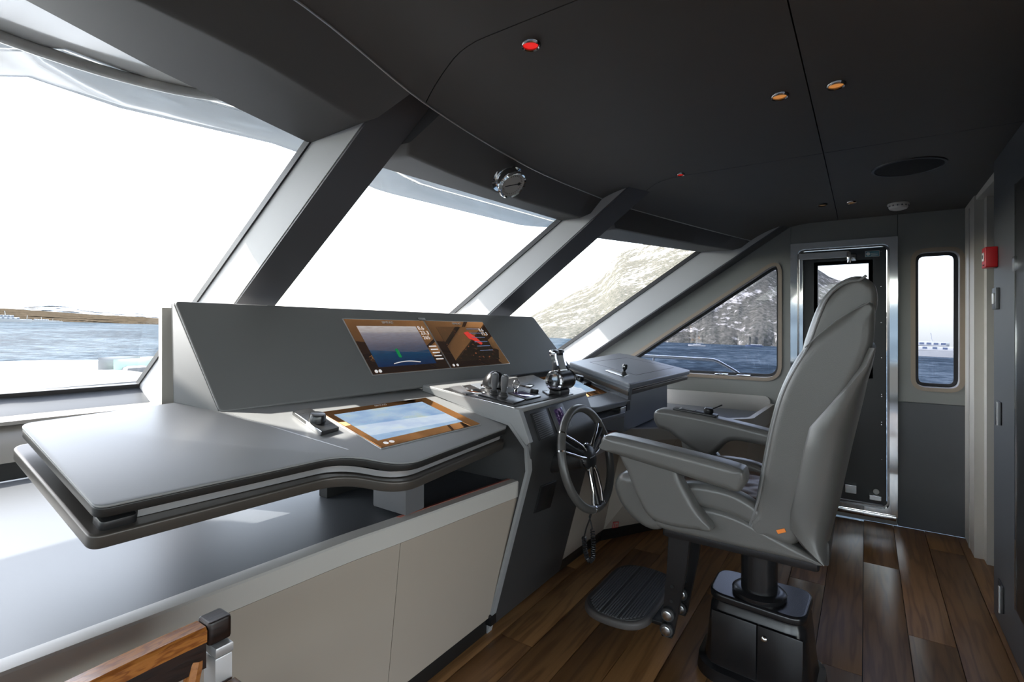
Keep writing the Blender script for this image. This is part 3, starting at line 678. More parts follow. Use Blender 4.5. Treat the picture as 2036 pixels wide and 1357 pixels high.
# -- left double-deck worktop
cA, cB = pD(38, 843), pD(190, 1010); cC, cD_ = pD(688, 903), pD(806, 926); cE = pD(1006, 851)
panB0 = pD(437, 820); back_l = pD(345, 801)
seamF, seamB = pD(690, 894), pD(450, 821)
wt = thing('dash_worktop', V((.9, 1.8, .84)), 'grey double-deck worktop at left cantilevered over the white cabinet', 'worktop')
loopU = [cA, cB, cC, cD_, cE, onD(1.845, cE.y + .02), onD(1.845, 1.95), back_l]
rad = [.035, .030, .09, .09, 0, 0, 0, 0]
U1 = rnd(loopU, rad, 8)
obj('upper_deck', slab(U1, DN, .0075, .003, 3), 'laminate', wt)
obj('deck_edge', slab(down(offs(U1, DN, .0015), .0075), DN, .0255, .004, 3), 'deck_edge_shade', wt)
sm = (seamF - seamB).normalized()
obj('seam_strip', fbox((seamF + seamB) / 2, sm, DN.cross(sm), DN, (seamF - seamB).length * 1.02, .0035, .0008, 0), 'alu_strip', wt)
loopL = [cA + V((-.012, .012, 0)), cB + V((-.012, -.022, 0)), cC + V((-.01, -.012, 0)), cD_ + V((-.01, -.008, 0)), cE + V((0, -.004, 0)), onD(1.845, cE.y + .02), onD(1.845, 1.9), back_l + V((0, -.01, 0))]
obj('lower_deck', slab(down(rnd(loopL, rad, 8), .066), DN, .036, .006, 3), 'bronze_edge', wt)
core = [cA + V((.09, -.03, 0)), cB + V((.09, .05, 0)), cC + V((.0, .045, 0)), cD_ + V((.02, .05, 0)), cE + V((0, .05, 0)), onD(1.84, cE.y + .05), onD(1.84, 1.9), back_l + V((0, -.03, 0))]
obj('core', slab(down(rnd(core, rad, 8), .0325), DN, .034, 0), 'recess_black', wt)
# aluminium strip let into the joint between the decks
sp = rnd([cA, cB, cC, cD_, cE], [.01, .01, .09, .09, 0], 8)
i0 = next(i for i, q in enumerate(sp) if (q - cB).length < .06)
front = [q for q in sp if q.y < cB.y + .02]
front = [lerp(cB, cC, .14)] + [q for q in front if (q - cB).length > .1] 
def strip(path, dy, d0, d1, th=.006):
    rings = []
    for q in path:
        a = q + V((0, dy, 0)); rings.append([a - DN * d0, a - DN * d1, a + V((0, th, 0)) - DN * d1, a + V((0, th, 0)) - DN * d0])
    return loft(rings)
obj('light_strip', strip(front, .022, .036, .056, .035), 'alu_strip', wt)
fp = lerp(cB, cC, .12); obj('joint_block', fbox(fp + V((-.03, .03, 0)) - DN * .033, DU, DW, -DN, .075, .06, .03, .006, .015), 'black_satin', wt)
bk = pD(838, 968)
obj('support_bracket', box(1.27, 1.36, 1.33, 1.5, .715, .862, .006), 'plastic_grey', wt)
obj('recess_shade', box(1.25, 1.84, 1.75, 1.80, .70, .90, .004), 'recess_black', wt)  # near-black sheet painted in for the shade under the deck

# -- right deck
rd = thing('dash_worktop', V((2.9, 1.6, .84)), 'grey dash deck right of the steering binnacle, under the throttle', 'worktop')
fr_ = pD(1250, 796)
lr = [onD(2.49, 1.34), onD(2.56, 1.22), fr_, onD(3.30, 1.84), onD(2.49, 1.80)]
obj('upper_deck', slab(rnd(lr, [0, .05, .03, .0, 0], 6), DN, .033, .005, 3), 'laminate_blue', rd)
obj('lower_deck', slab(down(rnd([p + V((0, -.004, 0)) for p in lr], [0, .05, .03, 0, 0], 6), .075), DN, .03, .005, 3), 'laminate_blue', rd)
obj('core', slab(down([onD(2.5, 1.38), onD(2.62, 1.27), fr_ + V((-.0, .05, 0)), onD(3.25, 1.8), onD(2.5, 1.9)], .033), DN, .043, 0), 'recess_black', rd)
obj('joint_block', box(2.88, 2.96, 1.20, 1.26, .855, .885, .004), 'steel', rd)

# -- raised instrument hood
panB1 = V((3.15, 1.68, 1.088)); panT0 = pX(341, 598, .884); 
HN_ = (panB1 - panB0).cross(panT0 - panB0).normalized()
if HN_.y > 0: HN_ = -HN_
panT1 = pP(1060, 630, panB0, HN_); panB1 = pP(1136, 731, panB0, HN_); panT0 = pP(346, 598, panB0, HN_)
def pH(u, v): return pP(u, v, panB0, HN_)
hb = thing('instrument_hood', (panB0 + panB1) / 2, 'long grey leather instrument hood carrying the two large displays', 'instrument panel')
bl = V((back_l.x, back_l.y, back_l.z)); 
B0, B1, T0, T1 = panB0, panB1, panT0, panT1
Tb0 = T0 + V((.01, .05, -.012)); Tb1 = T1 + V((.02, .05, -.01)); Bb1 = B1 + V((.12, .25, 0))
face = rnd([B0, B1, T1, T0], [.02, .02, .02, .02], 5)
obj('front_face', slab(face, HN_, .02, .006, 3), 'dash_leather', hb)
vs = [B0, B1, T1, T0, bl, Bb1, Tb1, Tb0]; ins = lambda p: p - HN_ * .012
vs = [ins(p) if i < 4 else p for i, p in enumerate(vs)]
obj('side_cheek', slab(rnd([B0 - HN_ * .004, T0 - HN_ * .004, Tb0, bl], [.01, .02, .02, .01], 4), (B0 - T0).cross(bl - T0).normalized() * (1 if (B0 - T0).cross(bl - T0).x < 0 else -1), .012, .004), 'dash_leather', hb)
obj('hood_body', (vs, [(0, 1, 2, 3), (4, 7, 6, 5), (3, 2, 6, 7), (0, 4, 5, 1), (1, 5, 6, 2), (0, 3, 7, 4)]), 'dash_leather', hb, smooth=0)
YBB = T0.y + .06
obj('back_board', box(pY(322, 700, YBB).x, 2.9, YBB, YBB + .03, .96, pY(333, 612, YBB).z, .004), 'beige_post', hb)

def quad_device(name, q, N, label, cat, frame, screen, th=.008, inset=.08, group=None, parts=None):
    """flat glass display from its four corners (top-left, top-right, bottom-right, bottom-left)"""
    c = sum(q, V((0, 0, 0))) / 4; t = thing(name, c, label, cat, group)
    obj('rim', slab([p + N * .003 for p in offs(q, N, -.004)], N, .006, .001), 'alu_strip', t)
    bz = [p + N * th * .6 for p in q]
    def bil(a, b_): return lerp(lerp(bz[0], bz[1], a), lerp(bz[3], bz[2], a), b_)
    obj('bezel', slab(bz, N, th * .6, .001), 'bezel_glass', t)
    l, r_, tp, bt = frame
    sq = [bil(l, tp), bil(1 - r_, tp), bil(1 - r_, 1 - bt), bil(l, 1 - bt)]
    sq = [p + N * .0008 for p in sq]
    so_ = obj('screen', (sq, [(0, 3, 2, 1)]), screen, t, smooth=0, uvs=[(0, 1), (1, 1), (1, 0), (0, 0)], fine=False)
    return t, bil, so_
UP = lambda q: ((q[0] + q[1]) / 2 - (q[3] + q[2]) / 2).normalized()
RT = lambda q: ((q[1] + q[2]) / 2 - (q[0] + q[3]) / 2).normalized()
q1 = [pH(682, 636), pH(840, 639.5), pH(894, 733), pH(741, 746.5)]
q1 = [p + HN_ * .001 for p in q1]
t, bil, so_ = quad_device('display', q1, HN_, 'left display on the hood showing the sea and low blue strip', 'display', (.10, .155, .13, .11), 'screen_sea')
U_, W__ = RT(q1), UP(q1)
text('brand_mark', 'SIMRAD', bil(.5, .075) + HN_ * .001, U_, W__, .020, 'text_white', t, 'CENTER')
for s_, yy, hh in (('8.6', .20, .035), ('23.3', .30, .035), ('265', .40, .032)): text('reading', s_, bil(.86, yy) + HN_ * .001, U_, W__, hh, 'ui_white', t)
for k in range(5): obj('menu_row', fbox(bil(.925, .55 + k * .065) + HN_ * .001, U_, W__, HN_, .05, .007, .0004, 0), 'ui_white', t, smooth=0)
for k in range(2): obj('button', lathe([(.009, 0), (.009, .0008)], bil(.05 + k * .045, .955) + HN_ * .001, HN_, 14), 'ui_white', t)
obj('boat_icon', fbox(bil(.42, .66) + HN_ * .002, U_, W__, HN_, .018, .055, .0006, 0, .008), 'green_led', so_)
obj('bow_outline', tube([bil(.30 + .34 * k / 10, .845 - .03 * math.sin(k / 10 * math.pi)) + HN_ * .002 for k in range(11)], .0022, 5), 'ui_white', so_)
q2 = [pH(843, 639.5), pH(958, 642), pH(1012, 723.5), pH(897, 733)]
q2 = [p + HN_ * .001 for p in q2]
t, bil, so_ = quad_device('display', q2, HN_, 'right display on the hood showing a dark radar picture with a red patch', 'display', (.12, .13, .13, .11), 'screen_radar')
U_, W__ = RT(q2), UP(q2)
text('brand_mark', 'SIMRAD', bil(.5, .075) + HN_ * .001, U_, W__, .020, 'text_white', t, 'CENTER')
obj('red_echo', slab([bil(a, c) + HN_ * .0022 for a, c in ((.52, .27), (.60, .24), (.68, .36), (.74, .52), (.70, .55), (.62, .45), (.55, .40))], HN_, .0006, 0), 'ui_red', so_, smooth=0)
for s_, yy in (('8.6', .24), ('15.3', .33)): text('reading', s_, bil(.82, yy) + HN_ * .003, U_, W__, .032, 'ui_white', t)
for k in range(6): obj('menu_row', fbox(bil(.73, .18 + k * .10) + HN_ * .0022, U_, W__, HN_, .11, .004, .0004, 0), 'ui_blue', so_, smooth=0)
for k in range(2): obj('button', lathe([(.008, 0), (.008, .0008)], bil(.05 + k * .06, .955) + HN_ * .001, HN_, 14), 'ui_white', t)
cl = obj('display_clip', fbox(pH(838, 636.5), U_, W__, HN_, .05, .02, .006, .001), 'steel', hb)

# -- chart displays let into the decks
q3 = [pD(638, 822), pD(846, 793), pD(954, 845), pD(758, 893)]
t, bil, so_ = quad_device('chart_display', q3, DN, 'flush chart display showing a pale blue sea chart left of the binnacle', 'display', (.05, .11, .12, .14), 'screen_chart')
for k in range(2): obj('button', lathe([(.010, 0), (.010, .0008)], bil(.07 + k * .05, .94) + DN * .001, DN, 16), 'ui_white', t)
text('brand_mark', 'SIMRAD', bil(.5, .06) + DN * .001, RT(q3), UP(q3), .018, 'text_white', t, 'CENTER')
c3 = sum(q3, V((0, 0, 0))) / 4
q4 = [pD(1012, 762), pD(1128, 744), pD(1207, 782), pD(1098, 806)]
t, bil, so_ = quad_device('chart_display', q4, DN, 'flush chart display behind the throttle lever, right of the binnacle', 'display', (.05, .11, .12, .14), 'screen_chart')
obj('deck_groove', fbox((pD(1232, 786) + pD(1132, 745)) / 2, pD(1232, 786) - pD(1132, 745), DN.cross(pD(1232, 786) - pD(1132, 745)), DN, (pD(1232, 786) - pD(1132, 745)).length, .008, .0006, 0), 'recess_black', rd)

# -- rotary controllers
def controller(bl_, br_, fr2, fl2, kn, label):
    qd = [pD(*bl_), pD(*br_), pD(*fr2), pD(*fl2)]; c = sum(qd, V((0, 0, 0))) / 4
    t = thing('rotary_controller', c, label, 'control pad', 'rotary control pads on the dash')
    h = .016; 
    obj('body', slab([p + DN * h for p in offs(qd, DN, 0)], DN, h, .002), 'black_satin', t)
    e1 = qd[3] - qd[0]
    obj('chrome_side', slab([qd[0] + DN * (h + .001) , qd[3] + DN * (h + .001), qd[3] + DN * .001, qd[0] + DN * .001], (qd[0] - qd[1]).normalized(), .004, .0005), 'chrome', t)
    k = pD(*kn) + DN * h; rk = .030
    obj('knob', lathe([(rk * 1.02, 0), (rk, .004), (rk * .95, .024), (rk * .85, .028), (rk * .8, .0275), (.001, .0265)], k, DN, 36), 'black_metal', t)
    for f in (.18, .80):
        a = lerp(qd[0], qd[3], f); b_ = lerp(qd[1], qd[2], f); obj('key_line', fbox((a + b_) / 2 + DN * h, b_ - a, e1, DN, (b_ - a).length * .96, .0016, .0004, 0), 'text_dark', t)
    return t
controller((581, 826), (616, 819), (673, 858), (637, 868), (629, 846), 'black rotary control pad with chrome side left of the blue chart display')
controller((1128, 752), (1142, 749), (1176, 764), (1160, 768), (1150, 760), 'black rotary control pad beside the right wing console')

# ---- steering binnacle
bn = thing('steering_binnacle', V((2.17, 1.5, 0)), 'tall dark grey steering binnacle between the two dash decks', 'console')
XB0, XB1 = 1.84, 2.50
pf = [(1.80, 1.085), (1.235, 1.022), (1.172, .862), (1.188, .765), (1.40, .0), (1.9, 0), (1.9, 1.0)]
obj('body', profX(pf, XB0, XB1, .018, 4, r=.03), 'binnacle_dark', bn)
tcN = V((0, -(1.085 - 1.022), (1.80 - 1.235))).normalized()
obj('top_cover', slab([p + tcN * .004 for p in rnd([V((XB0 - .008, 1.80, 1.085)), V((XB0 - .008, 1.222, 1.0206)), V((XB1 - .01, 1.222, 1.0206)), V((XB1 - .01, 1.80, 1.085))], [0, .03, .03, 0], 5)], tcN, .02, .006, 3), 'laminate', bn)
obj('side_band', slab([V((XB0 - .010, y, z)) for y, z in ((1.80, 1.083), (1.226, 1.019), (1.172, .885), (1.188, .872), (1.275, .948), (1.80, 1.058))], (-1, 0, 0), .03, .003), 'laminate', bn, smooth=0)
obj('left_flange', loft([[V((XB0 - .012, y, z)), V((XB0 + .02, y, z)), V((XB0 + .02, y + dy, z - dz)), V((XB0 - .012, y + dy, z - dz))] for y, z, dy, dz in
    ((1.80, 1.05, .01, .012), (1.27, .958, .012, .010), (1.185, .862, .014, .004), (1.178, .762, .014, 0), (1.395, .0, .014, 0))]), 'laminate', bn, smooth=25)
BN = V((0, -(1.085 - 1.022), (1.80 - 1.235))).normalized(); BP = V((2, 1.235, 1.0225))
def pB(u, v): return pP(u, v, BP, BN)
BW = BN.cross(V((1, 0, 0))).normalized() * -1
if BW.y < 0: BW = -BW
FN = V((0, -(1.022 - .862), -(1.235 - 1.172))).normalized(); FN = V((0, -1, (1.235 - 1.172) / (1.022 - .862))).normalized(); FP = V((2, 1.235, 1.022)); FW = V((0, 1.235 - 1.172, 1.022 - .862)).normalized()
def pF(u, v): return pP(u, v, FP, FN)
q = [pF(1054, 824), pF(1084, 813), pF(1102, 867), pF(1072, 878)]
t = thing('intercom_speaker', sum(q, V((0, 0, 0))) / 4, 'black slotted speaker grille on the binnacle face', 'speaker')
obj('frame', slab([p + FN * .004 for p in q], FN, .004, .001), 'black_satin', t)
for k in range(13):
    a = lerp(lerp(q[0], q[3], (k + 1) / 14), lerp(q[1], q[2], (k + 1) / 14), .5); obj('slat', fbox(a + FN * .004, q[1] - q[0], FW, FN, (q[1] - q[0]).length * .84, .004, .002, .0005), 'plastic_grey', t)
q = [pF(1090, 812), pF(1116, 802), pF(1136, 849), pF(1108, 861)]
t = thing('engine_display', sum(q, V((0, 0, 0))) / 4, 'small dark engine display with a green light on the binnacle face', 'display')
obj('frame', slab([p + FN * .006 for p in q], FN, .006, .002), 'plastic_grey', t)
bil = lambda a, b_: lerp(lerp(q[0], q[1], a), lerp(q[3], q[2], a), b_)
obj('screen', ([bil(a, b_) + FN * .0066 for a, b_ in ((.22, .14), (.80, .14), (.80, .88), (.22, .88))], [(0, 3, 2, 1)]), 'screen_small', t, smooth=0, uvs=[(0, 1), (1, 1), (1, 0), (0, 0)], fine=False)
obj('status_light', lathe([(.004, 0), (.004, .001)], bil(.42, .84) + FN * .0068, FN, 10), 'green_led', t)
LP = V((2, 1.188, .765)); LN = V((0, -.765, -.212)).normalized()
q = [pP(u, v, LP, LN) for u, v in ((1075, 967), (1105, 956), (1092, 1008), (1062, 1019))]
t = thing('access_hatch', sum(q, V((0, 0, 0))) / 4, 'small glossy black hatch on the lower binnacle', 'hatch')
obj('frame', slab([p + LN * .004 for p in offs(q, LN, -.004)], LN, .004, .001), 'black_satin', t)
obj('cover', slab([p + LN * .008 for p in q], LN, .005, .002), 'plastic_black', t)
obj('toe_clip', box(1.82, 1.86, 1.37, 1.42, .04, .09, .005), 'black_metal', bn)

# control plate on top of the binnacle
q = [pB(881, 776), pB(1060, 748), pB(1140, 786), pB(1022, 812)]
cp = thing('control_panel', sum(q, V((0, 0, 0))) / 4, 'black switch panel with chrome edge on top of the binnacle', 'control panel')
obj('chrome_rim', slab([p + BN * .003 for p in offs(q, BN, -.004)], BN, .005, .001), 'chrome', cp)
obj('plate', slab([p + BN * .007 for p in q], BN, .006, .001), 'black_satin', cp)
def mod(a, b_, c, d, m, h=.013, nm='switch_module'):
    qq = [pB(*a), pB(*b_), pB(*c), pB(*d)]; return obj(nm, slab([p + BN * h for p in qq], BN, h - .005, .001), m, cp)
mod((953, 790), (985, 782), (1043, 800), (1020, 808), 'plastic_black'); mod((893, 774), (915, 771), (950, 786), (926, 788), 'plastic_grey', .011)
mod((926, 781), (946, 778), (968, 785), (950, 790), 'chrome', .012)
mod((1010, 786), (1040, 781), (1075, 793), (1046, 800), 'plastic_black'); mod((1016, 787), (1038, 783), (1064, 792), (1043, 797), 'screen_small', .0135, 'small_screen')
mod((1078, 782), (1095, 779), (1108, 786), (1090, 790), 'plastic_black'); mod((935, 768), (965, 764), (985, 772), (955, 777), 'laminate_blue', .010)
for u, v in ((920, 773), (929, 777), (938, 781), (1086, 782), (1094, 785)):
    p = pB(u, v) + BN * .011; obj('button', lathe([(.006, 0), (.006, .003), (.004, .004)], p, BN, 12), 'steel', cp)
# hooded compass light
p = pB(982, 772) + BN * .006; t = thing('hooded_joystick', p, 'dark hooded round control behind the two toggle levers', 'control')
rings = []
for k in range(13):
    a = math.pi * k / 12; rings.append((.045 * math.sin(a) if 0 < k < 12 else .0, a))
hv = []
for j in range(9):
    lat = R(90 * j / 8); rr_ = .064 * math.cos(lat); zz = .085 * math.sin(lat)
    hv.append([p + V((-1, 0, 0)) * (rr_ * math.cos(a)) * 1.0 + V((0, 1, 0)) * (rr_ * math.sin(a)) + BN * zz for a in [R(-100 + 200 * i / 16) for i in range(17)]])
outer = loft(hv, closed=False, cap=False)
hv2 = [[p + (x - p) * .86 for x in r_] for r_ in hv]; inner = loft(hv2, closed=False, cap=False)
obj('hood', join(outer, inner), 'black_metal', t)
obj('base_ring', lathe([(.068, 0), (.070, .004), (.066, .008), (.054, .010), (.001, .010)], p, BN, 32), 'dark_chrome', t)
obj('lever', tube([p + BN * .008, p + BN * .03 + V((.012, -.01, 0)), p + BN * .045 + V((.02, -.012, 0))], [.012, .013, .016], 14), 'plastic_black', t)
obj('arch', tube([p + V((.042 * math.cos(R(a)), -.01, 0)) + BN * (.008 + .052 * math.sin(R(a))) for a in range(0, 181, 15)], .006, 8), 'dark_chrome', t)
for i_, (u, v, lab) in enumerate(((981, 789, 'left black toggle lever on the switch panel'), (1000, 794, 'right black toggle lever on the switch panel'))):
    p = pB(u, v) + BN * .012; t = thing('thruster_lever', p, lab, 'lever', 'toggle levers on the switch panel')
    obj('boot', lathe([(.024, 0), (.022, .005), (.019, .008), (.021, .012), (.016, .015), (.018, .019), (.011, .023)], p, BN, 18), 'black_rubber', t)
    obj('grip', lathe([(.011, .015), (.013, .035), (.017, .055), (.018, .088), (.015, .097), (.006, .101)], p, BN, 18), 'plastic_grey', t)
    obj('tip', lathe([(.008, .099), (.008, .103), (.002, .105)], p, BN, 12), 'chrome', t)
p = pB(1025, 783) + BN * .007; t = thing('ignition_key', p, 'small steel key standing in the switch panel', 'key')
obj('lock_barrel', lathe([(.011, 0), (.011, .006), (.008, .010), (.004, .016)], p, BN, 18), 'chrome', t)
obj('bow', tube([p + BN * (.040) + (V((.75, -.66, 0)) * math.cos(a) * .015 + BN * math.sin(a) * .023) for a in [2 * math.pi * k / 18 for k in range(18)]], .003, 8, closed=True), 'steel', t)
obj('blade', tube([p + BN * .008, p + BN * .02], .003, 8), 'steel', t)
p = pB(1062, 785) + BN * .007; t = thing('dimmer_control', p, 'flat black rotary dimmer left of the throttle', 'dimmer')
obj('base', lathe([(.024, 0), (.024, .003), (.021, .004)], p, BN, 28), 'black_satin', t)
obj('cap', lathe([(.020, .004), (.021, .008), (.020, .020), (.017, .022), (.001, .021)], p, BN, 28), 'plastic_black', t)
qq = [pB(1018, 766), pB(1026, 763), pB(1062, 770), pB(1054, 775)]
t = thing('switch_bar', sum(qq, V((0, 0, 0))) / 4, 'slim chrome ended switch bar behind the key', 'switch')
obj('bar', slab([x + BN * .014 for x in qq], BN, .014, .002), 'black_satin', t)
obj('end_cap', slab([x + BN * .0145 for x in (lerp(qq[0], qq[3], .72), lerp(qq[1], qq[2], .72), qq[2], qq[3])], BN, .0145, .002), 'chrome', t)
# throttle
p = pB(1112, 786) + BN * .004; t = thing('throttle_lever', p, 'chrome twin throttle lever with a black grip on the binnacle', 'throttle')
obj('foot', fbox(p, (1, 0, 0), BW, BN, .1020, .07, .03, .0096, .0144), 'black_satin', t)
ct = p + BN * .0744
dr_ = obj('drum', lathe([(.0432, -.0600), (.0492, -.0540), (.0492, .0540), (.0432, .0600)], ct, (1, 0, 0), 36), 'black_metal', t)
obj('end_cap', lathe([(.0492, 0), (.0516, .0072), (.0480, .0120), (.0360, .0126), (.0348, .0156), (.0012, .0156)], ct + V((-.0588, 0, 0)), (-1, 0, 0), 36), 'chrome', t)
obj('end_cap', lathe([(.0492, 0), (.0516, .0072), (.0480, .0120), (.0012, .0132)], ct + V((.0588, 0, 0)), (1, 0, 0), 36), 'chrome', t)
for k in range(6): obj('print_mark', fbox(ct + V((-.0746, .0192 - k * .0078, .0)), (0, 1, 0), (0, 0, 1), (-1, 0, 0), .0054, .0108, .0006, 0), 'text_dark', t, smooth=0)
for sx in (-1, 1):
    a0 = ct + V((sx * .0408, .0, .0432)); a1 = ct + V((sx * .0432, .0216, .1344))
    obj('lever_arm', loft([[c_ + V((-.0072, -w2, 0)), c_ + V((.0072, -w2, 0)), c_ + V((.0072, w2, 0)), c_ + V((-.0072, w2, 0))] for c_, w2 in ((a0, .0216), (lerp(a0, a1, .3), .0144), (lerp(a0, a1, .8), .0120), (a1, .0156), (a1 + V((0, .0024, .0168)), .0096))]), 'chrome', t, smooth=50)
a1 = ct + V((0, .0216, .1368))
obj('grip', lathe([(.0132, -.0528), (.0156, -.0480), (.0156, -.0024), (.0138, 0), (.0156, .0024), (.0156, .0480), (.0132, .0528)], a1, (1, 0, 0), 20), 'black_satin', t)
obj('grip_end', lathe([(.0168, 0), (.0168, .0048), (.0108, .0072)], a1 + V((-.0504, 0, 0)), (-1, 0, 0), 20), 'chrome', t)

# ---- right wing console
WZ0 = 1.037
def onW(x, y): return V((x, y, WZ0 + .155 * (y - 1.25)))
WP = onW(3, 1.25); DN_deck = DN; DN = V((0, -.155, 1)).normalized()
def pW(u, v): return pP(u, v, WP, DN)
wg = thing('wing_console', V((3.6, 1.4, .72)), 'grey raised wing console beside the triangular window', 'console')
wl_ = [pW(1253, 764), pW(1373, 736.5), onW(4.30, 1.70), onW(4.27, 1.80), pW(1131, 720)]
obj('top_deck', slab(rnd(wl_, [.02, .02, 0, 0, .02], 4), DN, .035, .008, 3), 'laminate_blue', wg)
side = [wl_[0] - DN * .02, wl_[4] - DN * .02, onD(3.30, 1.80), fr_ + V((-.004, .004, 0))]
obj('side_panel', slab(side, V((-1, .3, .1)), .03, .003), 'laminate_blue', wg, smooth=0)
obj('edge_strip', strip([wl_[0] + V((.01, .01, 0)), wl_[1] + V((-.02, .01, 0))], .004, .037, .043), 'alu_strip', wg)
obj('under_deck', slab(down([wl_[0] + V((.01, .008, 0)), wl_[1] + V((-.02, .008, 0)), onW(4.27, 1.7), wl_[4] + V((.03, 0, 0))], .048), DN, .028, .003), 'bronze_edge', wg)
ft = fr_ + V((.03, .05, 0))
obj('body', box(ft.x, 3.86, 1.235, 1.70, .712, .955, .004), 'laminate_blue', wg)
obj('socket_plate', box(ft.x + .03, ft.x + .09, 1.229, 1.235, .84, .90, .001), 'plastic_black', wg)
hq = [pW(1170, 722), pW(1236, 716), pW(1340, 732), pW(1258, 748)]
hq = [pW(1172, 720.5), pW(1246, 711.5), pW(1340, 731.5), pW(1265, 746.5)]
obj('hatch_groove', holed([x + DN * .0004 for x in hq], [[x + DN * .0004 for x in offs(hq, DN, .005)]], DN, .0006), 'recess_black', wg, smooth=0)
q = [pW(1202, 738), pW(1216, 735), pW(1251, 747), pW(1240, 751)]
t = thing('joystick', sum(q, V((0, 0, 0))) / 4, 'small black joystick on a steel plate on the wing console', 'joystick')
obj('plate', slab([x + DN * .005 for x in offs(q, DN, 0)], DN, .005, .001), 'steel', t)
p = pW(1240, 746) + DN * .005
obj('boot', lathe([(.022, 0), (.020, .006), (.014, .009), (.016, .013), (.010, .017), (.009, .022)], p, DN, 20), 'black_rubber', t)
obj('stick', lathe([(.008, .02), (.010, .03), (.016, .036), (.017, .06), (.013, .068), (.002, .070)], p, DN, 20), 'plastic_black', t)
obj('button', lathe([(.006, 0), (.006, .003), (.002, .004)], p + DN * .052 + V((-.016, 0, 0)), (-1, 0, 0), 10), 'chrome', t)

# ---- helm steering wheel
wc = pX(1168, 910, 2.10); WNv = V((0, -math.cos(R(14)), math.sin(R(14)))); WUp = V((0, math.sin(R(14)), math.cos(R(14)))); WR_ = .222
wpt = lambda a, r, n=0: wc + V((1, 0, 0)) * math.cos(a) * r + WUp * math.sin(a) * r + WNv * n
sw = obj('steering_wheel', tube([wpt(2 * math.pi * k / 72, WR_) for k in range(72)], .0185, 14, closed=True), 'wheel_leather', bn, label='leather rimmed steering wheel with chrome spokes')
for a in (18, 38, 142, 162, 258, 282):
    c_ = [wpt(R(a + d), WR_) for d in (-.9, .9)]; obj('chrome_band', tube(c_, .0198, 16), 'chrome', sw)
for a, sp_ in ((28, 10), (152, 10), (270, 12)):
    for s_ in (-1, 1):
        aa = R(a + s_ * sp_ * 2.2); ab = R(a + s_ * sp_)
        obj('spoke', tube([wpt(aa, .045, .012), wpt(lerp(aa, ab, .3), .085, .014), wpt(lerp(aa, ab, .8), .15, .012), wpt(ab, WR_ - .012, .002)], [.010, .009, .008, .009], 10), 'chrome', sw)
    obj('spoke_web', tube([wpt(R(a), .05, .0), wpt(R(a), .13, .002), wpt(R(a), WR_ - .01, 0)], [.016, .011, .016], 10), 'black_satin', sw)
obj('hub', lathe([(.06, -.012), (.062, 0), (.056, .014), (.045, .022), (.001, .027)], wc, WNv, 36), 'black_satin', sw)
obj('hub_ring', tube([wpt(2 * math.pi * k / 40, .060, .006) for k in range(40)], .004, 8, closed=True), 'chrome', sw)
obj('hub_mark', fbox(wc + WNv * .0265, (1, 0, 0), WUp, WNv, .05, .004, .001, 0), 'steel', sw)
obj('column', tube([wc - WNv * .01, wc - WNv * .20], [.045, .055], 24), 'black_satin', sw)
# microphone cord
cd = thing('coiled_cord', pX(1172, 1118, 2.12), 'black coiled cord hanging below the steering wheel', 'cord')
X_ = 2.13
obj('lead', tube([pX(u, v, X_) for u, v in ((1181, 1003), (1176, 1022), (1173, 1032), (1166, 1050), (1161, 1070))], .0035, 8), 'plastic_black', cd)
obj('lead', tube([pX(u, v, X_) for u, v in ((1180, 1003), (1172, 1028), (1176, 1045), (1178, 1054))], .0035, 8), 'plastic_black', cd)
ctl = [pX(u, v, X_) for u, v in ((1161, 1068), (1163, 1092), (1167, 1110), (1173, 1117), (1179, 1110), (1180, 1085), (1178, 1053))]
cps = []
for i in range(len(ctl) - 1):
    for k in range(40): cps.append(lerp(ctl[i], ctl[i + 1], k / 40))
tv = []
for i, c_ in enumerate(cps):
    d_ = (cps[min(i + 1, len(cps) - 1)] - cps[max(i - 1, 0)]).normalized(); u2 = d_.cross(V((1, 0, 0))).normalized(); a = i * .95
    tv.append(c_ + (u2 * math.cos(a) + V((1, 0, 0)) * math.sin(a)) * .009)
obj('coil', tube(tv, .0032, 6), 'plastic_black', cd)

# ================================================================== lower cabinets
ZC = .70
lc = thing('cabinet', V((.9, 1.7, 0)), 'ivory cabinet under the left worktop with a dark counter and raised edge', 'cabinet')
fo = [pZ(0, 1322, ZC + .012), pZ(690, 1066, ZC + .012), pZ(770, 1040, ZC + .012), pZ(1022, 952, ZC + .012)]
dirL = (fo[1] - fo[0]); fo[0] = fo[0] - dirL.normalized() * 1.5
fo = rnd(fo, [0, .10, .10, 0], 8)
fo[-1] = V((XB0 + .01, fo[-1].y, fo[-1].z))
def yoff(l, dy, dz=0): return [p + V((0, dy, dz)) for p in l]
cnt = [V((p.x, p.y + .02, ZC)) for p in fo] + [V((XB0 + .01, 3.0, ZC)), V((fo[0].x, 3.2, ZC))]
obj('counter_top', slab(cnt, (0, 0, 1), .03, .001), 'counter_dark', lc, smooth=0)
obj('raised_edge', loft([[p + V((0, .022, 0)), p + V((0, .0, .002)), p + V((0, -.030, -.002)), p + V((0, -.034, -.008)), p + V((0, -.030, -.072)), p + V((0, .0, -.072)), p + V((0, .022, -.03))] for p in fo]), 'ivory_light', lc, smooth=25)
ZT = ZC + .012 - .075
iv = [i for i, p in enumerate(fo)]
def front_panel(idx, nm='front_panel'):
    rings = []
    for i in idx:
        p = fo[i]; t_ = (p.x - fo[0].x)
        yb_ = 1.405; rings.append([V((p.x, p.y - .026, ZT)), V((p.x, yb_, .075)), V((p.x, yb_ + .02, .075)), V((p.x, p.y + .0, ZT))])
    return obj(nm, loft(rings), 'ivory', lc, smooth=30)
cut = min(range(len(fo)), key=lambda i: abs(fo[i].x - pZ(765, 1070, ZT).x))
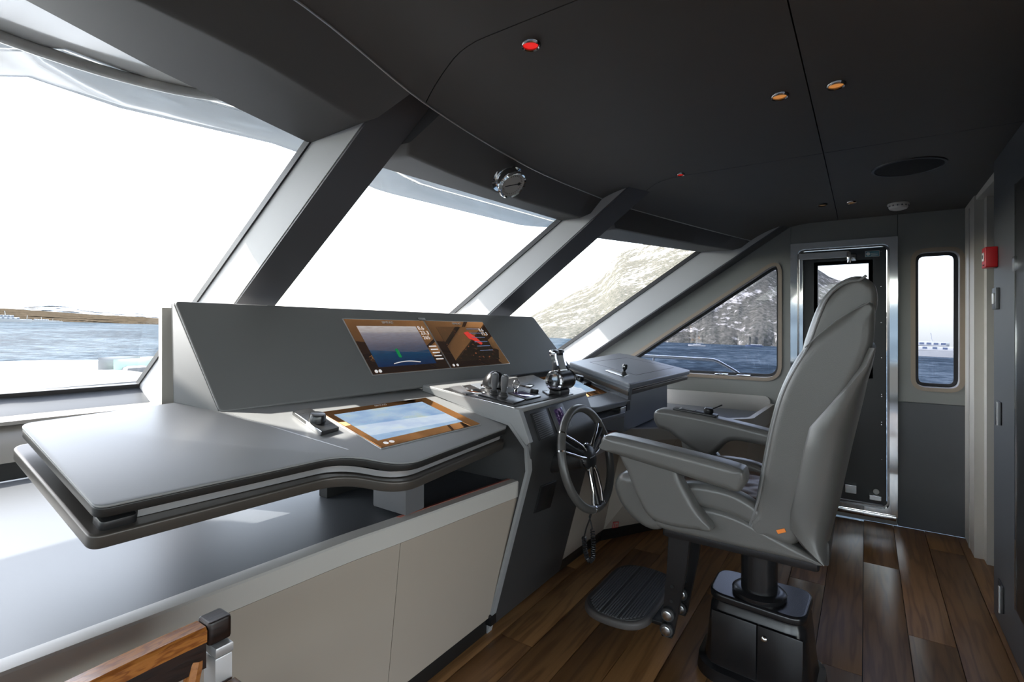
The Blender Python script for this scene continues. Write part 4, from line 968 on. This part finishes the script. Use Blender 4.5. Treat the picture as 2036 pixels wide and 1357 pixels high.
def seg_panel(x0, x1):
    rings = []
    for k in range(25):
        x = lerp(x0, x1, k / 24)
        y = interp([(p.x, p.y) for p in fo], x)
        rings.append([V((x, y - .026, ZT)), V((x, 1.385, .075)), V((x, 1.42, .075)), V((x, y + .005, ZT))])
    obj('front_panel', loft(rings), 'ivory', lc, smooth=30)
xc_ = pZ(765, 1070, ZT).x
seg_panel(fo[0].x, xc_ - .0012); seg_panel(xc_ + .0012, XB0 + .01)
obj('panel_back', box(fo[0].x, XB0, 1.44, 1.46, 0, .66, 0), 'recess_black', lc)
obj('kickboard', box(fo[0].x, XB0 - .002, 1.40, 1.44, 0, .075, .002), 'kick_black', lc)
obj('red_lining', loft([[V((x, interp([(p.x, p.y) for p in fo], x) + .024, ZC + .001)), V((x, interp([(p.x, p.y) for p in fo], x) + .018, ZC + .0135)), V((x, interp([(p.x, p.y) for p in fo], x) + .0, ZC + .0165)), V((x, interp([(p.x, p.y) for p in fo], x) + .016, ZC + .001))] for x in [lerp(xc_ + .02, XB0 - .012, k / 12) for k in range(13)]]), 'red_trim', lc, smooth=0)

rc = thing('cabinet', V((3.6, 1.4, 0)), 'ivory cabinet under the right wing with a blue grey counter and raised edge', 'cabinet')
q0 = pZ(1216, 856, .712); rp = [V((XB1 - .02, 1.28, .712)), V((3.10, 1.285, .712)), V((3.35, .985, .712)), V((3.66, .62, .712)), V((XD - .004, .60, .712))]
rp = [V((XB1 - .02, 1.275, .712)), pZ(1236, 853, .712), pZ(1345, 851, .712), V((3.67, .635, .712)), V((XD - .004, .605, .712))]
rl = rnd(rp, [0, .06, .02, .03, 0], 6)
obj('counter_top', slab([V((p.x, p.y + .02, ZC)) for p in rl] + [V((XD - .004, 2.4, ZC)), V((XB1 - .02, 2.6, ZC))], (0, 0, 1), .03, .001), 'laminate_blue', rc, smooth=0)
def edge(path, zt, h, w=.03):
    rings = []
    for i, p in enumerate(path):
        a = path[max(i - 1, 0)]; b_ = path[min(i + 1, len(path) - 1)]; d_ = (b_ - a).normalized(); n_ = V((d_.y, -d_.x, 0))
        if n_.y > 0 and abs(n_.x) < .2: n_ = -n_
        rings.append([p + V((0, 0, zt)), p + n_ * w + V((0, 0, zt - .003)), p + n_ * w + V((0, 0, zt - h)), p + V((0, 0, zt - h))])
    return loft(rings)
obj('raised_edge', edge(rl[:14], .006, .075), 'ivory_light', rc, smooth=25)
obj('raised_edge', edge(rl[13:], .055, .12), 'ivory_light', rc, smooth=25)
obj('back_edge', slab([p - V((.02, 0, 0)) for p in rnd(yz([(.60, .70), (2.0, .70), (2.0, .822), (.60, .822)]), [0, 0, 0, .05])], NX, .018, .002), 'ivory_light', rc)
rc['label'] = rc['label']
base = [V((XB1 - .02, 1.40, 0)), pZ(1195, 1078, 0), pZ(1300, 1056, 0), V((3.75, .72, 0)), V((XD - .004, .66, 0))]
topl = [V((p.x, p.y - .005, .64)) for p in rp]
def wallseg(i, z0f, z1f, m, nm, dx=0):
    a0, a1 = base[i], base[i + 1]; b0, b1 = topl[i], topl[i + 1]
    q_ = [lerp(a0, b0, z0f), lerp(a1, b1, z0f), lerp(a1, b1, z1f), lerp(a0, b0, z1f)]
    n_ = newell(q_); n_ = n_ if n_.y < 0 or (abs(n_.y) < .3 and n_.x < 0) else -n_
    q_ = [p + n_ * dx for p in q_]
    return obj(nm, slab(q_, n_, .02, .001), m, rc, smooth=0)
for i in range(4):
    wallseg(i, .12, .998, 'ivory', 'front_panel'); wallseg(i, 0, .12, 'kick_black', 'kickboard', -.01)
obj('cabinet_core', box(2.55, XD - .01, 1.5, 2.3, 0, .67, 0), 'recess_black', rc)
obj('red_lining', loft([[p + V((0, .012, .004)), p + V((0, -.002, .0075)), p + V((0, -.004, .0045)), p + V((0, .012, -.01))] for p in [lerp(rp[0], rp[1], k / 8) for k in range(9)]]), 'red_trim', rc, smooth=0)
# fire sticker on the right cabinet
n_ = newell([base[0], base[1], topl[1], topl[0]]); n_ = n_ if n_.y < 0 else -n_
q = [pP(u, v, base[1], n_) for u, v in ((1219, 1038.5), (1230, 1038), (1228.5, 1049), (1217, 1051))]
n2 = newell([base[1], base[2], topl[2], topl[1]]); n2 = n2 if n2.y < 0 else -n2
q = [pP(u, v, base[1], n2) + n2 * .001 for u, v in ((1219, 1038.5), (1230, 1038), (1228.5, 1049), (1217, 1051))]
t = thing('fire_sticker', sum(q, V((0, 0, 0))) / 4, 'small red and white extinguisher sticker on the right ivory cabinet', 'sticker')
obj('sheet', slab([p + n2 * .0006 for p in q], n2, .0006, 0), 'red_plastic', t, smooth=0)
bl4 = lambda a, b_: lerp(lerp(q[0], q[1], a), lerp(q[3], q[2], a), b_) + n2 * .0009
obj('print', slab([bl4(a, b_) for a, b_ in ((.1, .1), (.9, .1), (.9, .9), (.1, .9))], n2, .0003, 0), 'ivory', t, smooth=0)
obj('extinguisher_mark', slab([bl4(a, b_) + n2 * .0004 for a, b_ in ((.28, .2), (.42, .2), (.42, .85), (.28, .85))], n2, .0003, 0), 'red_plastic', t, smooth=0)
obj('flame_mark', slab([bl4(a, b_) + n2 * .0004 for a, b_ in ((.5, .4), (.85, .35), (.8, .8), (.52, .8))], n2, .0003, 0), 'red_trim', t, smooth=0)
# two steel sockets on the window sill
for u, v, lab in ((1435, 743, 'left steel switch plate on the sill of the triangular window'), (1479, 746, 'right steel socket plate on the sill of the triangular window')):
    p = pZ(u, v, .966); p.x = min(p.x, XD + .05); p = V((XD + .035, pX(u, v, XD + .03).y, .966))
    t = thing('sill_switch', p, lab, 'switch plate', 'plates on the window sill')
    obj('plate', fbox(p, (1, 0, 0), (0, 1, 0), (0, 0, 1), .055, .10, .010, .002, .004), 'chrome', t)
    obj('rocker', fbox(p + V((0, .015, .010)), (1, 0, 0), (0, 1, 0), (0, 0, 1), .026, .03, .004, .001), 'plastic_black', t)

# ================================================================== helm seat
XC = 2.215
hs = thing('helm_seat', V((XC, .34, 0)), 'grey leather helm seat with armrests on a black pedestal', 'seat')
bc = [(.335, .655), (.322, .75), (.305, .86), (.274, 1.04), (.236, 1.18), (.172, 1.31), (.075, 1.412), (-.012, 1.463), (-.026, 1.40), (-.012, 1.29), (.04, 1.16), (.10, 1.05), (.13, .95), (.15, .8), (.17, .68), (.22, .635)]
def spl(loop, k=4):
    out = []; n = len(loop)
    for i in range(n):
        p0, p1, p2, p3 = (V((*loop[(i + d) % n], 0)) for d in (-1, 0, 1, 2))
        for j in range(k):
            s = j / k; q_ = .5 * ((2 * p1) + (p2 - p0) * s + (2 * p0 - 5 * p1 + 4 * p2 - p3) * s * s + (3 * p1 - p0 - 3 * p2 + p3) * s**3); out.append((q_.x, q_.y))
    return out
def cushion(name, loop, hw, b, m='leather', xc=XC, k=4, parent=None, seg=6):
    return obj(name, profX(spl(loop, k), xc - hw, xc + hw, b, seg), m, parent or hs, smooth=60)
bk_ = cushion('backrest', bc, .262, .034)
hr = cushion('headrest', [(.176, 1.285), (.150, 1.40), (.116, 1.48), (.064, 1.534), (.012, 1.547), (-.026, 1.515), (-.032, 1.455), (-.012, 1.40), (.06, 1.34), (.11, 1.29)], .250, .036)
def shell():
    # padded outer shell, convex across the back: front line, rear line (y by z) and a rounded plan
    prof = [(1.318, -.020, -.026), (1.26, .002, -.018), (1.20, .042, -.004), (1.12, .098, .010), (1.05, .148, .024), (.97, .166, .040), (.86, .184, .060), (.76, .203, .078), (.70, .205, .092), (.65, .165, .102), (.605, .115, .112)]
    rings = []
    for z, yf, yr in prof:
        ring = []
        for k in range(25):
            a = math.pi * k / 24; x = -math.cos(a); ex = abs(math.sin(a)) ** .55
            ring.append(V((XC + .272 * (abs(x) ** .6) * (1 if x > 0 else -1), yf + (yr - yf) * ex - .004, z)))
        ring += [V((XC + .255, yf + .01, z)), V((XC - .255, yf + .01, z))]
        rings.append(ring)
    return loft(rings)
sh_ = obj('back_shell', shell(), 'leather', hs, smooth=60)
# piping along the near and far front edges
for sx in (-1, 1):
    xx = XC + sx * .259
    pth = [(.330, .70), (.318, .78), (.303, .87), (.272, 1.04), (.234, 1.18), (.170, 1.312), (.141, 1.405), (.114, 1.478), (.064, 1.530), (.015, 1.543), (-.018, 1.520)]
    sp2 = [V((xx - sx * (.012 if y < .165 and z > 1.3 else 0.004), y - .012 if z < 1.5 else y, z - (.012 if z > 1.5 else 0))) for y, z in spl(pth, 4)[:-4 * 1 - 2]]
    obj('piping', tube(sp2, .0045, 8), 'piping', bk_)
    cre = [V((xx + sx * .002, y, z)) for y, z in ((.165, 1.314), (.12, 1.362), (.075, 1.405), (.03, 1.438), (-.01, 1.46))]
    obj('seam', tube(cre, .0022, 6), 'piping', hr)
tub = cushion('seat_base', [(.67, .602), (.70, .66), (.60, .70), (.48, .715), (.38, .705), (.28, .672), (.18, .635), (.125, .61), (.13, .598), (.30, .596), (.50, .596)], .262, .018)
for sx in (-1, 1): cushion('side_bolster', [(.62, .70), (.605, .765), (.55, .79), (.46, .795), (.38, .785), (.31, .752), (.26, .705), (.235, .655), (.31, .675), (.40, .70), (.50, .708)], .036, .022, xc=XC + sx * .222)
lb = cushion('leg_bolster', [(.60, .70), (.62, .765), (.70, .79), (.79, .79), (.838, .765), (.848, .715), (.82, .655), (.765, .605), (.70, .58), (.645, .60)], .262, .035)
# quilted seat: diamond tufts
def quilt():
    nx, ny = 26, 34; vs = []; fs = []
    for i in range(nx + 1):
        for j in range(ny + 1):
            x = lerp(-.187, .187, i / nx); y = lerp(.26, .70, j / ny); a = (x + y * .7) / .055; b_ = (x - y * .7) / .055
            h = .007 * abs(math.sin(a * math.pi / 2)) ** .6 * abs(math.sin(b_ * math.pi / 2)) ** .6
            vs.append(V((XC + x, y, .752 + h + .03 * max(0, (y - .55)) * .8 - .05 * max(0, .34 - y))))
    k = len(vs); vs += [V((p.x, p.y, .69)) for p in vs]; n = ny + 1
    for i in range(nx):
        for j in range(ny):
            q_ = (i * n + j, (i + 1) * n + j, (i + 1) * n + j + 1, i * n + j + 1); fs.append(q_); fs.append(tuple(a + k for a in q_[::-1]))
    per = [i * n for i in range(nx + 1)] + [nx * n + j for j in range(1, n)] + [i * n + ny for i in range(nx - 1, -1, -1)] + [j for j in range(ny - 1, 0, -1)]
    for a, b_ in zip(per, per[1:] + per[:1]): fs.append((a, b_, b_ + k, a + k))
    return vs, fs
obj('seat_cushion', quilt(), 'leather_brown', hs, label='dark brown quilted seat cushion', smooth=180)
for sx, nm in ((-1, 0), (1, 1)):
    xa = XC + sx * .283; dz = .0 if sx < 0 else .03; dyy = 0 if sx < 0 else -.02
    if sx < 0:
        ar = cushion('armrest', [(.872, .915), (.855, .944), (.78, .944), (.55, .920), (.37, .897), (.338, .872), (.345, .828), (.39, .812), (.60, .845), (.855, .884)], .052, .024, xc=xa)
        cushion('arm_support', [(.795, .895), (.60, .875), (.565, .82), (.51, .73), (.45, .655), (.52, .640), (.62, .635), (.685, .655), (.725, .715), (.765, .80)], .034, .02, xc=xa + .004)
        obj('stitching', tube([V((xa - .0505, y, z)) for y, z in ((.86, .922), (.78, .922), (.55, .900), (.37, .876))], .0012, 5), 'stitch', ar)
    else:
        ar = cushion('armrest', [(.855, .935), (.835, .97), (.76, .975), (.55, .955), (.35, .925), (.25, .905), (.25, .85), (.40, .862), (.50, .86), (.56, .80), (.61, .775), (.72, .83), (.78, .87), (.835, .885)], .052, .024, xc=xa)
        cushion('arm_support', [(.72, .85), (.60, .82), (.53, .75), (.46, .66), (.55, .635), (.64, .64), (.69, .70)], .034, .02, xc=xa - .004)
        cpn = fbox(V((xa, .665, .966)), (1, 0, 0), (0, 1, .09), (0, -.09, 1), .06, .20, .010, .003, .008)
        c5 = obj('control_panel', cpn, 'black_satin', ar)
        obj('readout', fbox(V((xa, .69, .979)), (1, 0, 0), (0, 1, .09), (0, -.09, 1), .035, .05, .002, 0), 'plastic_grey', c5)
        obj('control_knob', lathe([(.020, 0), (.022, .006), (.021, .018), (.015, .024), (.001, .025)], V((xa, .605, .972)), (0, -.09, 1), 24), 'plastic_black', c5)
        obj('lever', tube([V((xa, .60, .985)), V((xa + .03, .55, 1.01))], .003, 6), 'plastic_black', c5)
        for k in range(3): obj('key', fbox(V((xa, .735 + .013 * k, .981)), (1, 0, 0), (0, 1, .09), (0, -.09, 1), .03, .008, .002, .0005), 'steel', c5)
obj('orange_tag', fbox(V((XC - .263, .235, .688)), (0, 1, -.5), (0, .5, 1), (-1, 0, 0), .028, .013, .003, .001), 'orange_tag', hs, label='small orange fabric tag')
obj('seat_frame', box(XC - .235, XC + .235, .125, .655, .562, .602, .006, .02), 'black_metal', hs)
obj('rear_skirt', box(XC - .20, XC + .20, .10, .16, .575, .66, .01), 'black_rubber', hs)
# footrest
for x in (2.08, 2.27):
    br_ = obj('footrest_arm', loft([[V((x - .012, y - w2, z)), V((x + .012, y - w2, z)), V((x + .012, y + w2, z)), V((x - .012, y + w2, z))] for y, z, w2 in ((.612, .57, .042), (.625, .40, .038), (.662, .13, .024), (.664, .118, .020))]), 'black_metal', hs, smooth=30)
    for y, z in ((.657, .215), (.662, .152)):
        kn = obj('clamp_knob', lathe([(.024, 0), (.026, .004), (.026, .014), (.022, .018)], V((x - .012, y, z)), (-1, 0, 0), 24), 'black_rubber', br_)
        obj('knob_cap', lathe([(.018, 0), (.018, .004), (.014, .006), (.001, .006)], V((x - .028, y, z)), (-1, 0, 0), 24), 'steel', kn)
    for y, z in ((.645, .27), (.642, .33)): obj('slot', lathe([(.007, 0), (.007, .002)], V((x - .0122, y, z)), (-1, 0, 0), 12), 'recess_black', br_)
obj('cross_bar', tube([V((2.07, .65, .26)), V((2.28, .65, .26))], .010, 12), 'black_metal', hs)
FC = V((2.245, .885, .165))
fl_ = rnd([FC + V((-.265, -.15, 0)), FC + V((.265, -.15, 0)), FC + V((.265, .15, 0)), FC + V((-.265, .15, 0))], .14, 10)
fr2 = obj('footrest', slab(fl_, (0, 0, 1), .035, .012, 4), 'rubber_edge', hs)
rim_ = offs(fl_, (0, 0, 1), .018)
obj('tread', slab([p + V((0, 0, .002)) for p in rim_], (0, 0, 1), .006, .001), 'black_rubber', fr2)
for k in range(22):
    y = -.118 + .236 * k / 21
    if min(abs(y + .04), abs(y - .04)) < .006: continue
    hw = .245 - (max(0, abs(y) - .03) ** 2) * 9.5
    obj('rib', box(FC.x - hw, FC.x + hw, FC.y + y - .0035, FC.y + y + .0035, .166, .1705, .0012), 'plastic_grey', fr2)
obj('footrest_bracket', box(2.10, 2.26, .66, .78, .135, .152, .003), 'black_metal', hs)
# pedestal
obj('seat_column', lathe([(.066, 0), (.066, .24), (.085, .245), (.085, .255)], V((XC + .005, .345, .315)), (0, 0, 1), 36), 'black_metal', hs)
obj('column_collar', lathe([(.096, 0), (.098, .006), (.098, .018), (.090, .024), (.07, .026)], V((XC + .005, .345, .322)), (0, 0, 1), 40), 'black_metal', hs)
pl_ = rnd([V((2.10, .175, .325)), V((2.365, .165, .325)), V((2.365, .525, .325)), V((2.13, .52, .325))], .07, 8)
obj('pedestal_top', slab(pl_, (0, 0, 1), .032, .010, 4), 'black_metal', hs)
def ringp(ins, z, grow=0):
    l = offs(pl_, (0, 0, 1), ins); return [V((p.x, p.y, z)) for p in l]
pd = obj('pedestal_body', loft([ringp(.012, .295), ringp(.012, .285), ringp(.004, .27), ringp(-.004, .20), ringp(-.014, .10), ringp(-.022, .055), ringp(-.045, .045), ringp(-.05, .0)]), 'black_metal', hs, smooth=40)
for (a, b_, zt, zb) in ((.182, .3325, .262, .06), (.3355, .50, .262, .06)):
    ff = lambda y, z: V((lerp(2.087, 2.121, (y - .175) / .345) - .004 - (.27 - z) * .07, y, z))
    dd_ = obj('pedestal_door', slab([ff(a, zb), ff(b_, zb), ff(b_, zt), ff(a, zt)], (-1, .05, .05), .012, .004), 'black_metal', hs)
obj('cam_lock', lathe([(.010, 0), (.010, .003), (.007, .006), (.001, .007)], pX(1519, 1272, 2.088), (-1, 0, .05), 20), 'chrome', hs)

# ================================================================== wooden chair in the corner
RZ = .765
wc_ = thing('armchair', V((.27, .95, 0)), 'dark glossy wooden chair with a steel bracket in the lower left corner', 'chair')
rp_ = []
for k in range(21):
    s = k / 20; x = lerp(-.02, .515, s); rp_.append((x, 1.145 + .010 * math.sin(s * math.pi), RZ - .035 * (1 - s) ** 1.6))
obj('top_rail', loft([[V((x, y + .022, z)), V((x, y - .016, z)), V((x, y - .022, z - .006)), V((x, y - .022, z - .030)), V((x, y + .022, z - .030))] for x, y, z in rp_]), 'chair_wood', wc_, smooth=30)
obj('rail_undershade', loft([[V((x, y + .016, z - .031)), V((x, y - .018, z - .031)), V((x, y - .018, z - .085)), V((x, y + .016, z - .085))] for x, y, z in rp_]), 'chair_wood_dark', wc_, smooth=30)  # near-black colour paints the shadow under the top rail
obj('end_block', slab(rnd([V((.517, 1.120, RZ + .006)), V((.565, 1.120, RZ + .006)), V((.565, 1.172, RZ + .006)), V((.517, 1.172, RZ + .006))], .01), (0, 0, 1), .048, .006), 'chair_wood_dark', wc_)
obj('end_block', slab(rnd([V((-.07, 1.120, RZ - .03)), V((-.022, 1.120, RZ - .03)), V((-.022, 1.172, RZ - .03)), V((-.07, 1.172, RZ - .03))], .01), (0, 0, 1), .048, .006), 'chair_wood_dark', wc_)
for x in (.543, -.046):
    zt = RZ - .045 if x > 0 else RZ - .08
    obj('steel_bracket', box(x - .018, x + .018, 1.108, 1.165, zt - .022, zt, .004), 'alu_strip', wc_)
    obj('back_post', box(x - .017, x + .017, 1.112, 1.162, 0, zt - .0235, .003), 'alu_strip', wc_)
    obj('front_leg', box(x - .017, x + .017, .70, .75, 0, .62, .004), 'chair_wood_dark', wc_)
    obj('arm', box(x - .022, x + .022, .68, 1.108, .62, .645, .008), 'chair_wood', wc_)
obj('brace', tube([V((.50, 1.14, .70)), V((.44, 1.12, .46))], .016, 8), 'chair_wood', wc_)
obj('seat', box(-.03, .525, .70, 1.10, .43, .46, .01), 'leather_brown', wc_)

# ================================================================== outside: the yacht's own foredeck and roof overhang
RZo = 2.40
def roof_edge(x): return interp([(-5, 2.2), (-2.5, 3.3), (-1, 3.75), (.15, 3.75), (.38, 3.3), (.52, 2.86), (.95, 2.93), (1.7, 2.78), (2.7, 3.12), (4.6, 3.0), (5.4, 2.2)], x)  # unseen edge left of view extended forward to shade worktop and counter
rv = thing('roof_overhang', V((0, 1, 2.32)), 'glossy white roof overhang outside, above the windscreen', 'roof')
xs_ = [lerp(-5.0, 5.2, k / 60) for k in range(61)]
obj('shell', loft([[V((x, -6.5, 2.345)), V((x, 1.25, 2.36)), V((x, roof_edge(x) - .55, RZo - .02)), V((x, roof_edge(x) - .42, RZo + .0)), V((x, roof_edge(x) - .36, RZo + .03)), V((x, roof_edge(x) - .08, RZo + .01)), V((x, roof_edge(x), RZo + .02)), V((x, roof_edge(x) + .03, RZo + .07)), V((x, roof_edge(x) - .1, RZo + .22)), V((x, -6.5, RZo + .3))] for x in xs_]), 'white_gloss', rv, smooth=35)
ov = [V((.62 + .55 * math.cos(a), 2.12 + .30 * math.sin(a), 0)) for a in [2 * math.pi * k / 40 for k in range(40)]]
obj('recess_rim', tube([V((p.x, p.y, 2.365)) for p in ov], .022, 10, closed=True), 'white_gloss', rv)
fd = thing('foredeck', V((0, 5, .3)), 'white foredeck with a low coaming beyond the left windscreen pane', 'deck')
obj('deck_plate', slab([V((-5, 2.9, .55)), V((-2, 3.75, .55)), V((1.2, 3.7, .55)), V((4.9, 2.9, .55)), V((4.6, 5.5, .55)), V((3.4, 9.5, .55)), V((0, 12.5, .55)), V((-3.4, 9.5, .55)), V((-4.6, 5.5, .55))], (0, 0, 1), .10, .01), 'hull_white', fd, smooth=0)
cz = [(-4.7, 5.0), (-4.1, 7.5), (-2.2, 9.8), (0, 10.8), (2.2, 9.8), (4.1, 7.5), (4.7, 5.0)]
obj('bulwark', loft([[V((x, y, .55)), V((x, y, .80)), V((x * 1.03, y * 1.02, .83)), V((x * 1.05, y * 1.03, .55))] for x, y in cz]), 'white_gloss', fd, smooth=40)
sp0 = thing('sunpad', V((.4, 5, .8)), 'long white sunpad on the foredeck at far left', 'sunpad')
obj('base', box(-1.2, 1.75, 4.05, 5.3, .55, .90, .02, .1), 'hull_white', sp0)
obj('pad', box(-1.15, 1.7, 4.1, 5.25, .90, 1.0, .03, .1), 'white_cushion', sp0)
sf = thing('deck_sofa', V((1.9, 5.8, .8)), 'white sofa with a tall backrest on the foredeck beside the pillar', 'sofa')
pl0 = pY(200, 712, 5.6); pl1 = pY(320, 712, 5.6)
obj('backrest', slab(rnd([V((pl0.x, 5.55, .55)), V((pl1.x + .9, 5.55, .55)), V((pl1.x + .9, 5.55, 1.06)), V((pl0.x, 5.55, 1.06))], .05), (0, -1, 0), .18, .03, 3), 'white_cushion', sf)
obj('armrest', box(pl0.x - .02, pl0.x + .16, 4.95, 5.6, .55, 1.03, .04), 'white_cushion', sf)
obj('seat', box(pl0.x + .16, pl1.x + .9, 4.95, 5.55, .55, .86, .03), 'white_cushion', sf)
for u, v, m, lab in ((238, 742, 'white_cushion', 'plain white scatter cushion on the deck sofa'), (268, 746, 'green_cushion', 'pale green patterned scatter cushion on the deck sofa')):
    p = pY(u, v, 5.25 if m == 'white_cushion' else 5.12)
    vs_ = []; fs_ = []
    n_ = 12
    for i in range(n_ + 1):
        for j in range(n_ + 1):
            a, b_ = i / n_ * 2 - 1, j / n_ * 2 - 1; th = .065 * (max(0, (1 - a * a)) * max(0, (1 - b_ * b_))) ** .4
            vs_.append(V((p.x + a * .15, p.y - th, p.z + b_ * .14)))
    k = len(vs_); vs_ += [V((q_.x, 2 * p.y - q_.y + .001, q_.z)) for q_ in vs_]
    for i in range(n_):
        for j in range(n_):
            q_ = (i * (n_ + 1) + j, (i + 1) * (n_ + 1) + j, (i + 1) * (n_ + 1) + j + 1, i * (n_ + 1) + j + 1); fs_.append(q_); fs_.append(tuple(a + k for a in q_[::-1]))
    obj('scatter_cushion', (vs_, fs_), m, None, lab, 'cushion', 'cushions on the deck sofa', smooth=80)
# side rail outside the triangular window
XR = XD + .65
rl_ = thing('side_rail', pX(1350, 712, XR), 'polished steel handrail outside the triangular window', 'handrail')
rp2 = [pX(u, v, XR) for u, v in ((1180, 706), (1275, 708), (1415, 716), (1425, 718), (1460, 738), (1500, 765))]
obj('rail', tube(rnd(rp2, [0, .02, .05, .05, .02, 0], 5), .017, 14), 'chrome', rl_)
for u in (1300,): 
    a = pX(u, 709, XR); obj('stanchion', tube([a, V((a.x, a.y, .35))], .012, 10), 'chrome', rl_)

# ================================================================== sea, shores and boats (the yacht lies slightly heeled to the horizon)
d1_, d2_ = ray(160, 629), ray(1850, 689); SN = d1_.cross(d2_).normalized()
if SN.z < 0: SN = -SN
HS = 6.5; S0 = CO - SN * HS
SE1 = (AX - SN * AX.dot(SN)).normalized(); SE2 = SN.cross(SE1)
def seaP(f, l, h=0): return S0 + SE1 * f + SE2 * l + SN * h
def bearing(u):
    """horizontal direction over the sea seen in image column u"""
    d = ray(u, 660); d = d - SN * d.dot(SN); return d.normalized()
sea = obj('sea', ([seaP(-9000, -9000), seaP(9000, -9000), seaP(9000, 9000), seaP(-9000, 9000)], [(0, 1, 2, 3)]), 'sea_water', None, 'rippled blue sea around the yacht', 'sea', kind='stuff', smooth=0)
from mathutils import noise as mn
def hill(name, ridge, Ds, Dr, m, label, rough=.06, nr=60, steps=260):
    us = [r_[0] for r_ in ridge]; rows_ = []
    for i in range(steps + 1):
        u = lerp(us[0], us[-1], i / steps); b_ = bearing(u); v = smooth_tab(ridge, u)
        d = ray(u, v); el = d.dot(SN) / (d - SN * d.dot(SN)).length; H = max(.5, HS + el * Dr)
        row = []
        for j in range(nr + 1):
            s = j / nr; D = lerp(Ds, Dr, s); nz = mn.fractal(V((u * .013, s * 10, Ds * .01)), .8, 2.1, 6)
            hh = H * (s ** .85) * (1 + rough * nz * (1 - s * .7)) if j else -1.5
            row.append(S0 + b_ * (D * (1 + .03 * nz * (1 - s))) + SN * max(hh, -1.5))
        for j in range(1, 6):
            row.append(S0 + b_ * lerp(Dr, Dr * 1.5, j / 5) + SN * (H * (1 - j / 5) - (2 if j == 5 else 0)))
        rows_.append(row)
    return obj(name, loft(rows_, closed=False, cap=False), m, None, label, 'hill' if 'island' in name else 'mountain', smooth=30)
hill('mountain', [(960, 668), (1010, 655), (1060, 626), (1120, 592), (1190, 551), (1222, 508), (1238, 497), (1270, 486), (1330, 455), (1400, 425), (1460, 418), (1520, 440), (1570, 490), (1600, 520), (1625, 537), (1650, 552), (1680, 561), (1700, 566), (1740, 600), (1780, 640), (1805, 684)], 650, 1500, 'mountain_ground', 'steep scrub covered mountain with pale cliffs across the water')
hill('island', [(-260, 605), (-100, 608), (0, 613), (60, 617), (120, 621), (190, 626), (250, 629), (300, 632), (340, 635), (380, 640)], 700, 950, 'island_ground', 'low brown island with a pale rocky shore at left', steps=120)
hill('far_mountain', [(-200, 622), (0, 617), (30, 607), (60, 600), (100, 596), (140, 599), (170, 606), (200, 611), (240, 612), (330, 622), (480, 632)], 7000, 8000, 'far_haze', 'faint hazy mountain far behind the brown island', rough=.02)
def boat_at(u, D): return S0 + bearing(u) * D
def bframe(u, D, ang):
    o = boat_at(u, D); b_ = bearing(u); a = (SN.cross(b_)).normalized(); L_ = (a * math.cos(ang) + b_ * math.sin(ang)).normalized(); return o, L_, SN.cross(L_)
def hull(o, L_, Wd, ln, bm_, h, sheer=.4):
    rings = []
    for k in range(13):
        s = k / 12; x = (s - .5) * ln; w = bm_ / 2 * (1 - max(0, (s - .55) / .45) ** 2.2) + .02; hh = h * (1 + sheer * max(0, s - .4) ** 1.5)
        rings.append([o + L_ * x - Wd * w + SN * hh, o + L_ * (x - .02 * ln * (s > .9)) - Wd * w * .8 - SN * .3, o + L_ * x + Wd * w * .8 - SN * .3, o + L_ * x + Wd * w + SN * hh])
    return loft(rings)
def motor_yacht(u, D, ln, label, ang, decks=2, mast=True):
    o, L_, Wd = bframe(u, D, ang); t = thing('motor_yacht', o, label, 'boat', 'boats at anchor')
    h = ln * .085; obj('hull', hull(o, L_, Wd, ln, ln * .22, h), 'hull_white', t, smooth=40)
    z = h
    for k in range(decks):
        l0, l1 = -.42 + .03 * k, .20 - .13 * k; hh = ln * .06
        c = [o + L_ * ln * a + Wd * ln * .085 * b_ + SN * (z + hh) for a, b_ in ((l0, -1), (l1, -1), (l1, 1), (l0, 1))]
        dk = obj('deckhouse', slab(c, SN, hh, hh * .15), 'hull_white', t)
        for j in range(6):
            x = lerp(l0 + .04, l1 - .03, j / 5)
            for sd_ in (-1, 1): obj('window', fbox(o + L_ * ln * x + Wd * ln * .085 * sd_ + SN * (z + hh * .55), L_, SN, Wd * sd_, ln * .05, hh * .45, ln * .002, 0), 'boat_blue', dk, smooth=0)
        z += hh
    if mast: obj('mast', tube([o + SN * z - L_ * ln * .1, o + SN * (z + ln * .12) - L_ * ln * .12], ln * .008, 6), 'hull_white', t)
    obj('flagstaff', tube([o + SN * h + L_ * ln * .38, o + SN * (h + ln * .13) + L_ * ln * .385], ln * .006, 6), 'hull_white', t)
motor_yacht(1872, 420, 46, 'large white motor yacht seen through the narrow window', R(180 + 12))
motor_yacht(18, 560, 26, 'white motor yacht at the far left edge off the island', R(170))
motor_yacht(86, 640, 16, 'smaller white motorboat right of the yacht off the island', R(185), 1)
motor_yacht(112, 660, 9, 'tiny white boat close to the island shore', R(175), 1, False)
motor_yacht(1500, 560, 16, 'dark blue boat low on the water under the mountain', R(8), 1, False)
for ch in bpy.data.objects['motor_yacht.004'].children:
    if ch.name.startswith('hull'): ch.data.materials[0] = MATS['boat_blue']
o, L_, Wd = bframe(1386, 430, R(10)); t = thing('sailboat', o, 'white sailboat with a bare mast below the mountain', 'boat', 'boats at anchor')
obj('hull', hull(o, L_, Wd, 13, 3.6, 1.1), 'hull_white', t); obj('mast', tube([o + SN * 1, o + SN * 13.5], .12, 6), 'hull_white', t)
obj('boom', tube([o + SN * 2.6, o + SN * 2.6 - L_ * 5], .18, 6), 'hull_white', t)
obj('coachroof', slab([o + L_ * a + Wd * b_ + SN * 1.7 for a, b_ in ((-3, -1), (2.5, -.8), (2.5, .8), (-3, 1))], SN, .7, .1), 'hull_white', t)
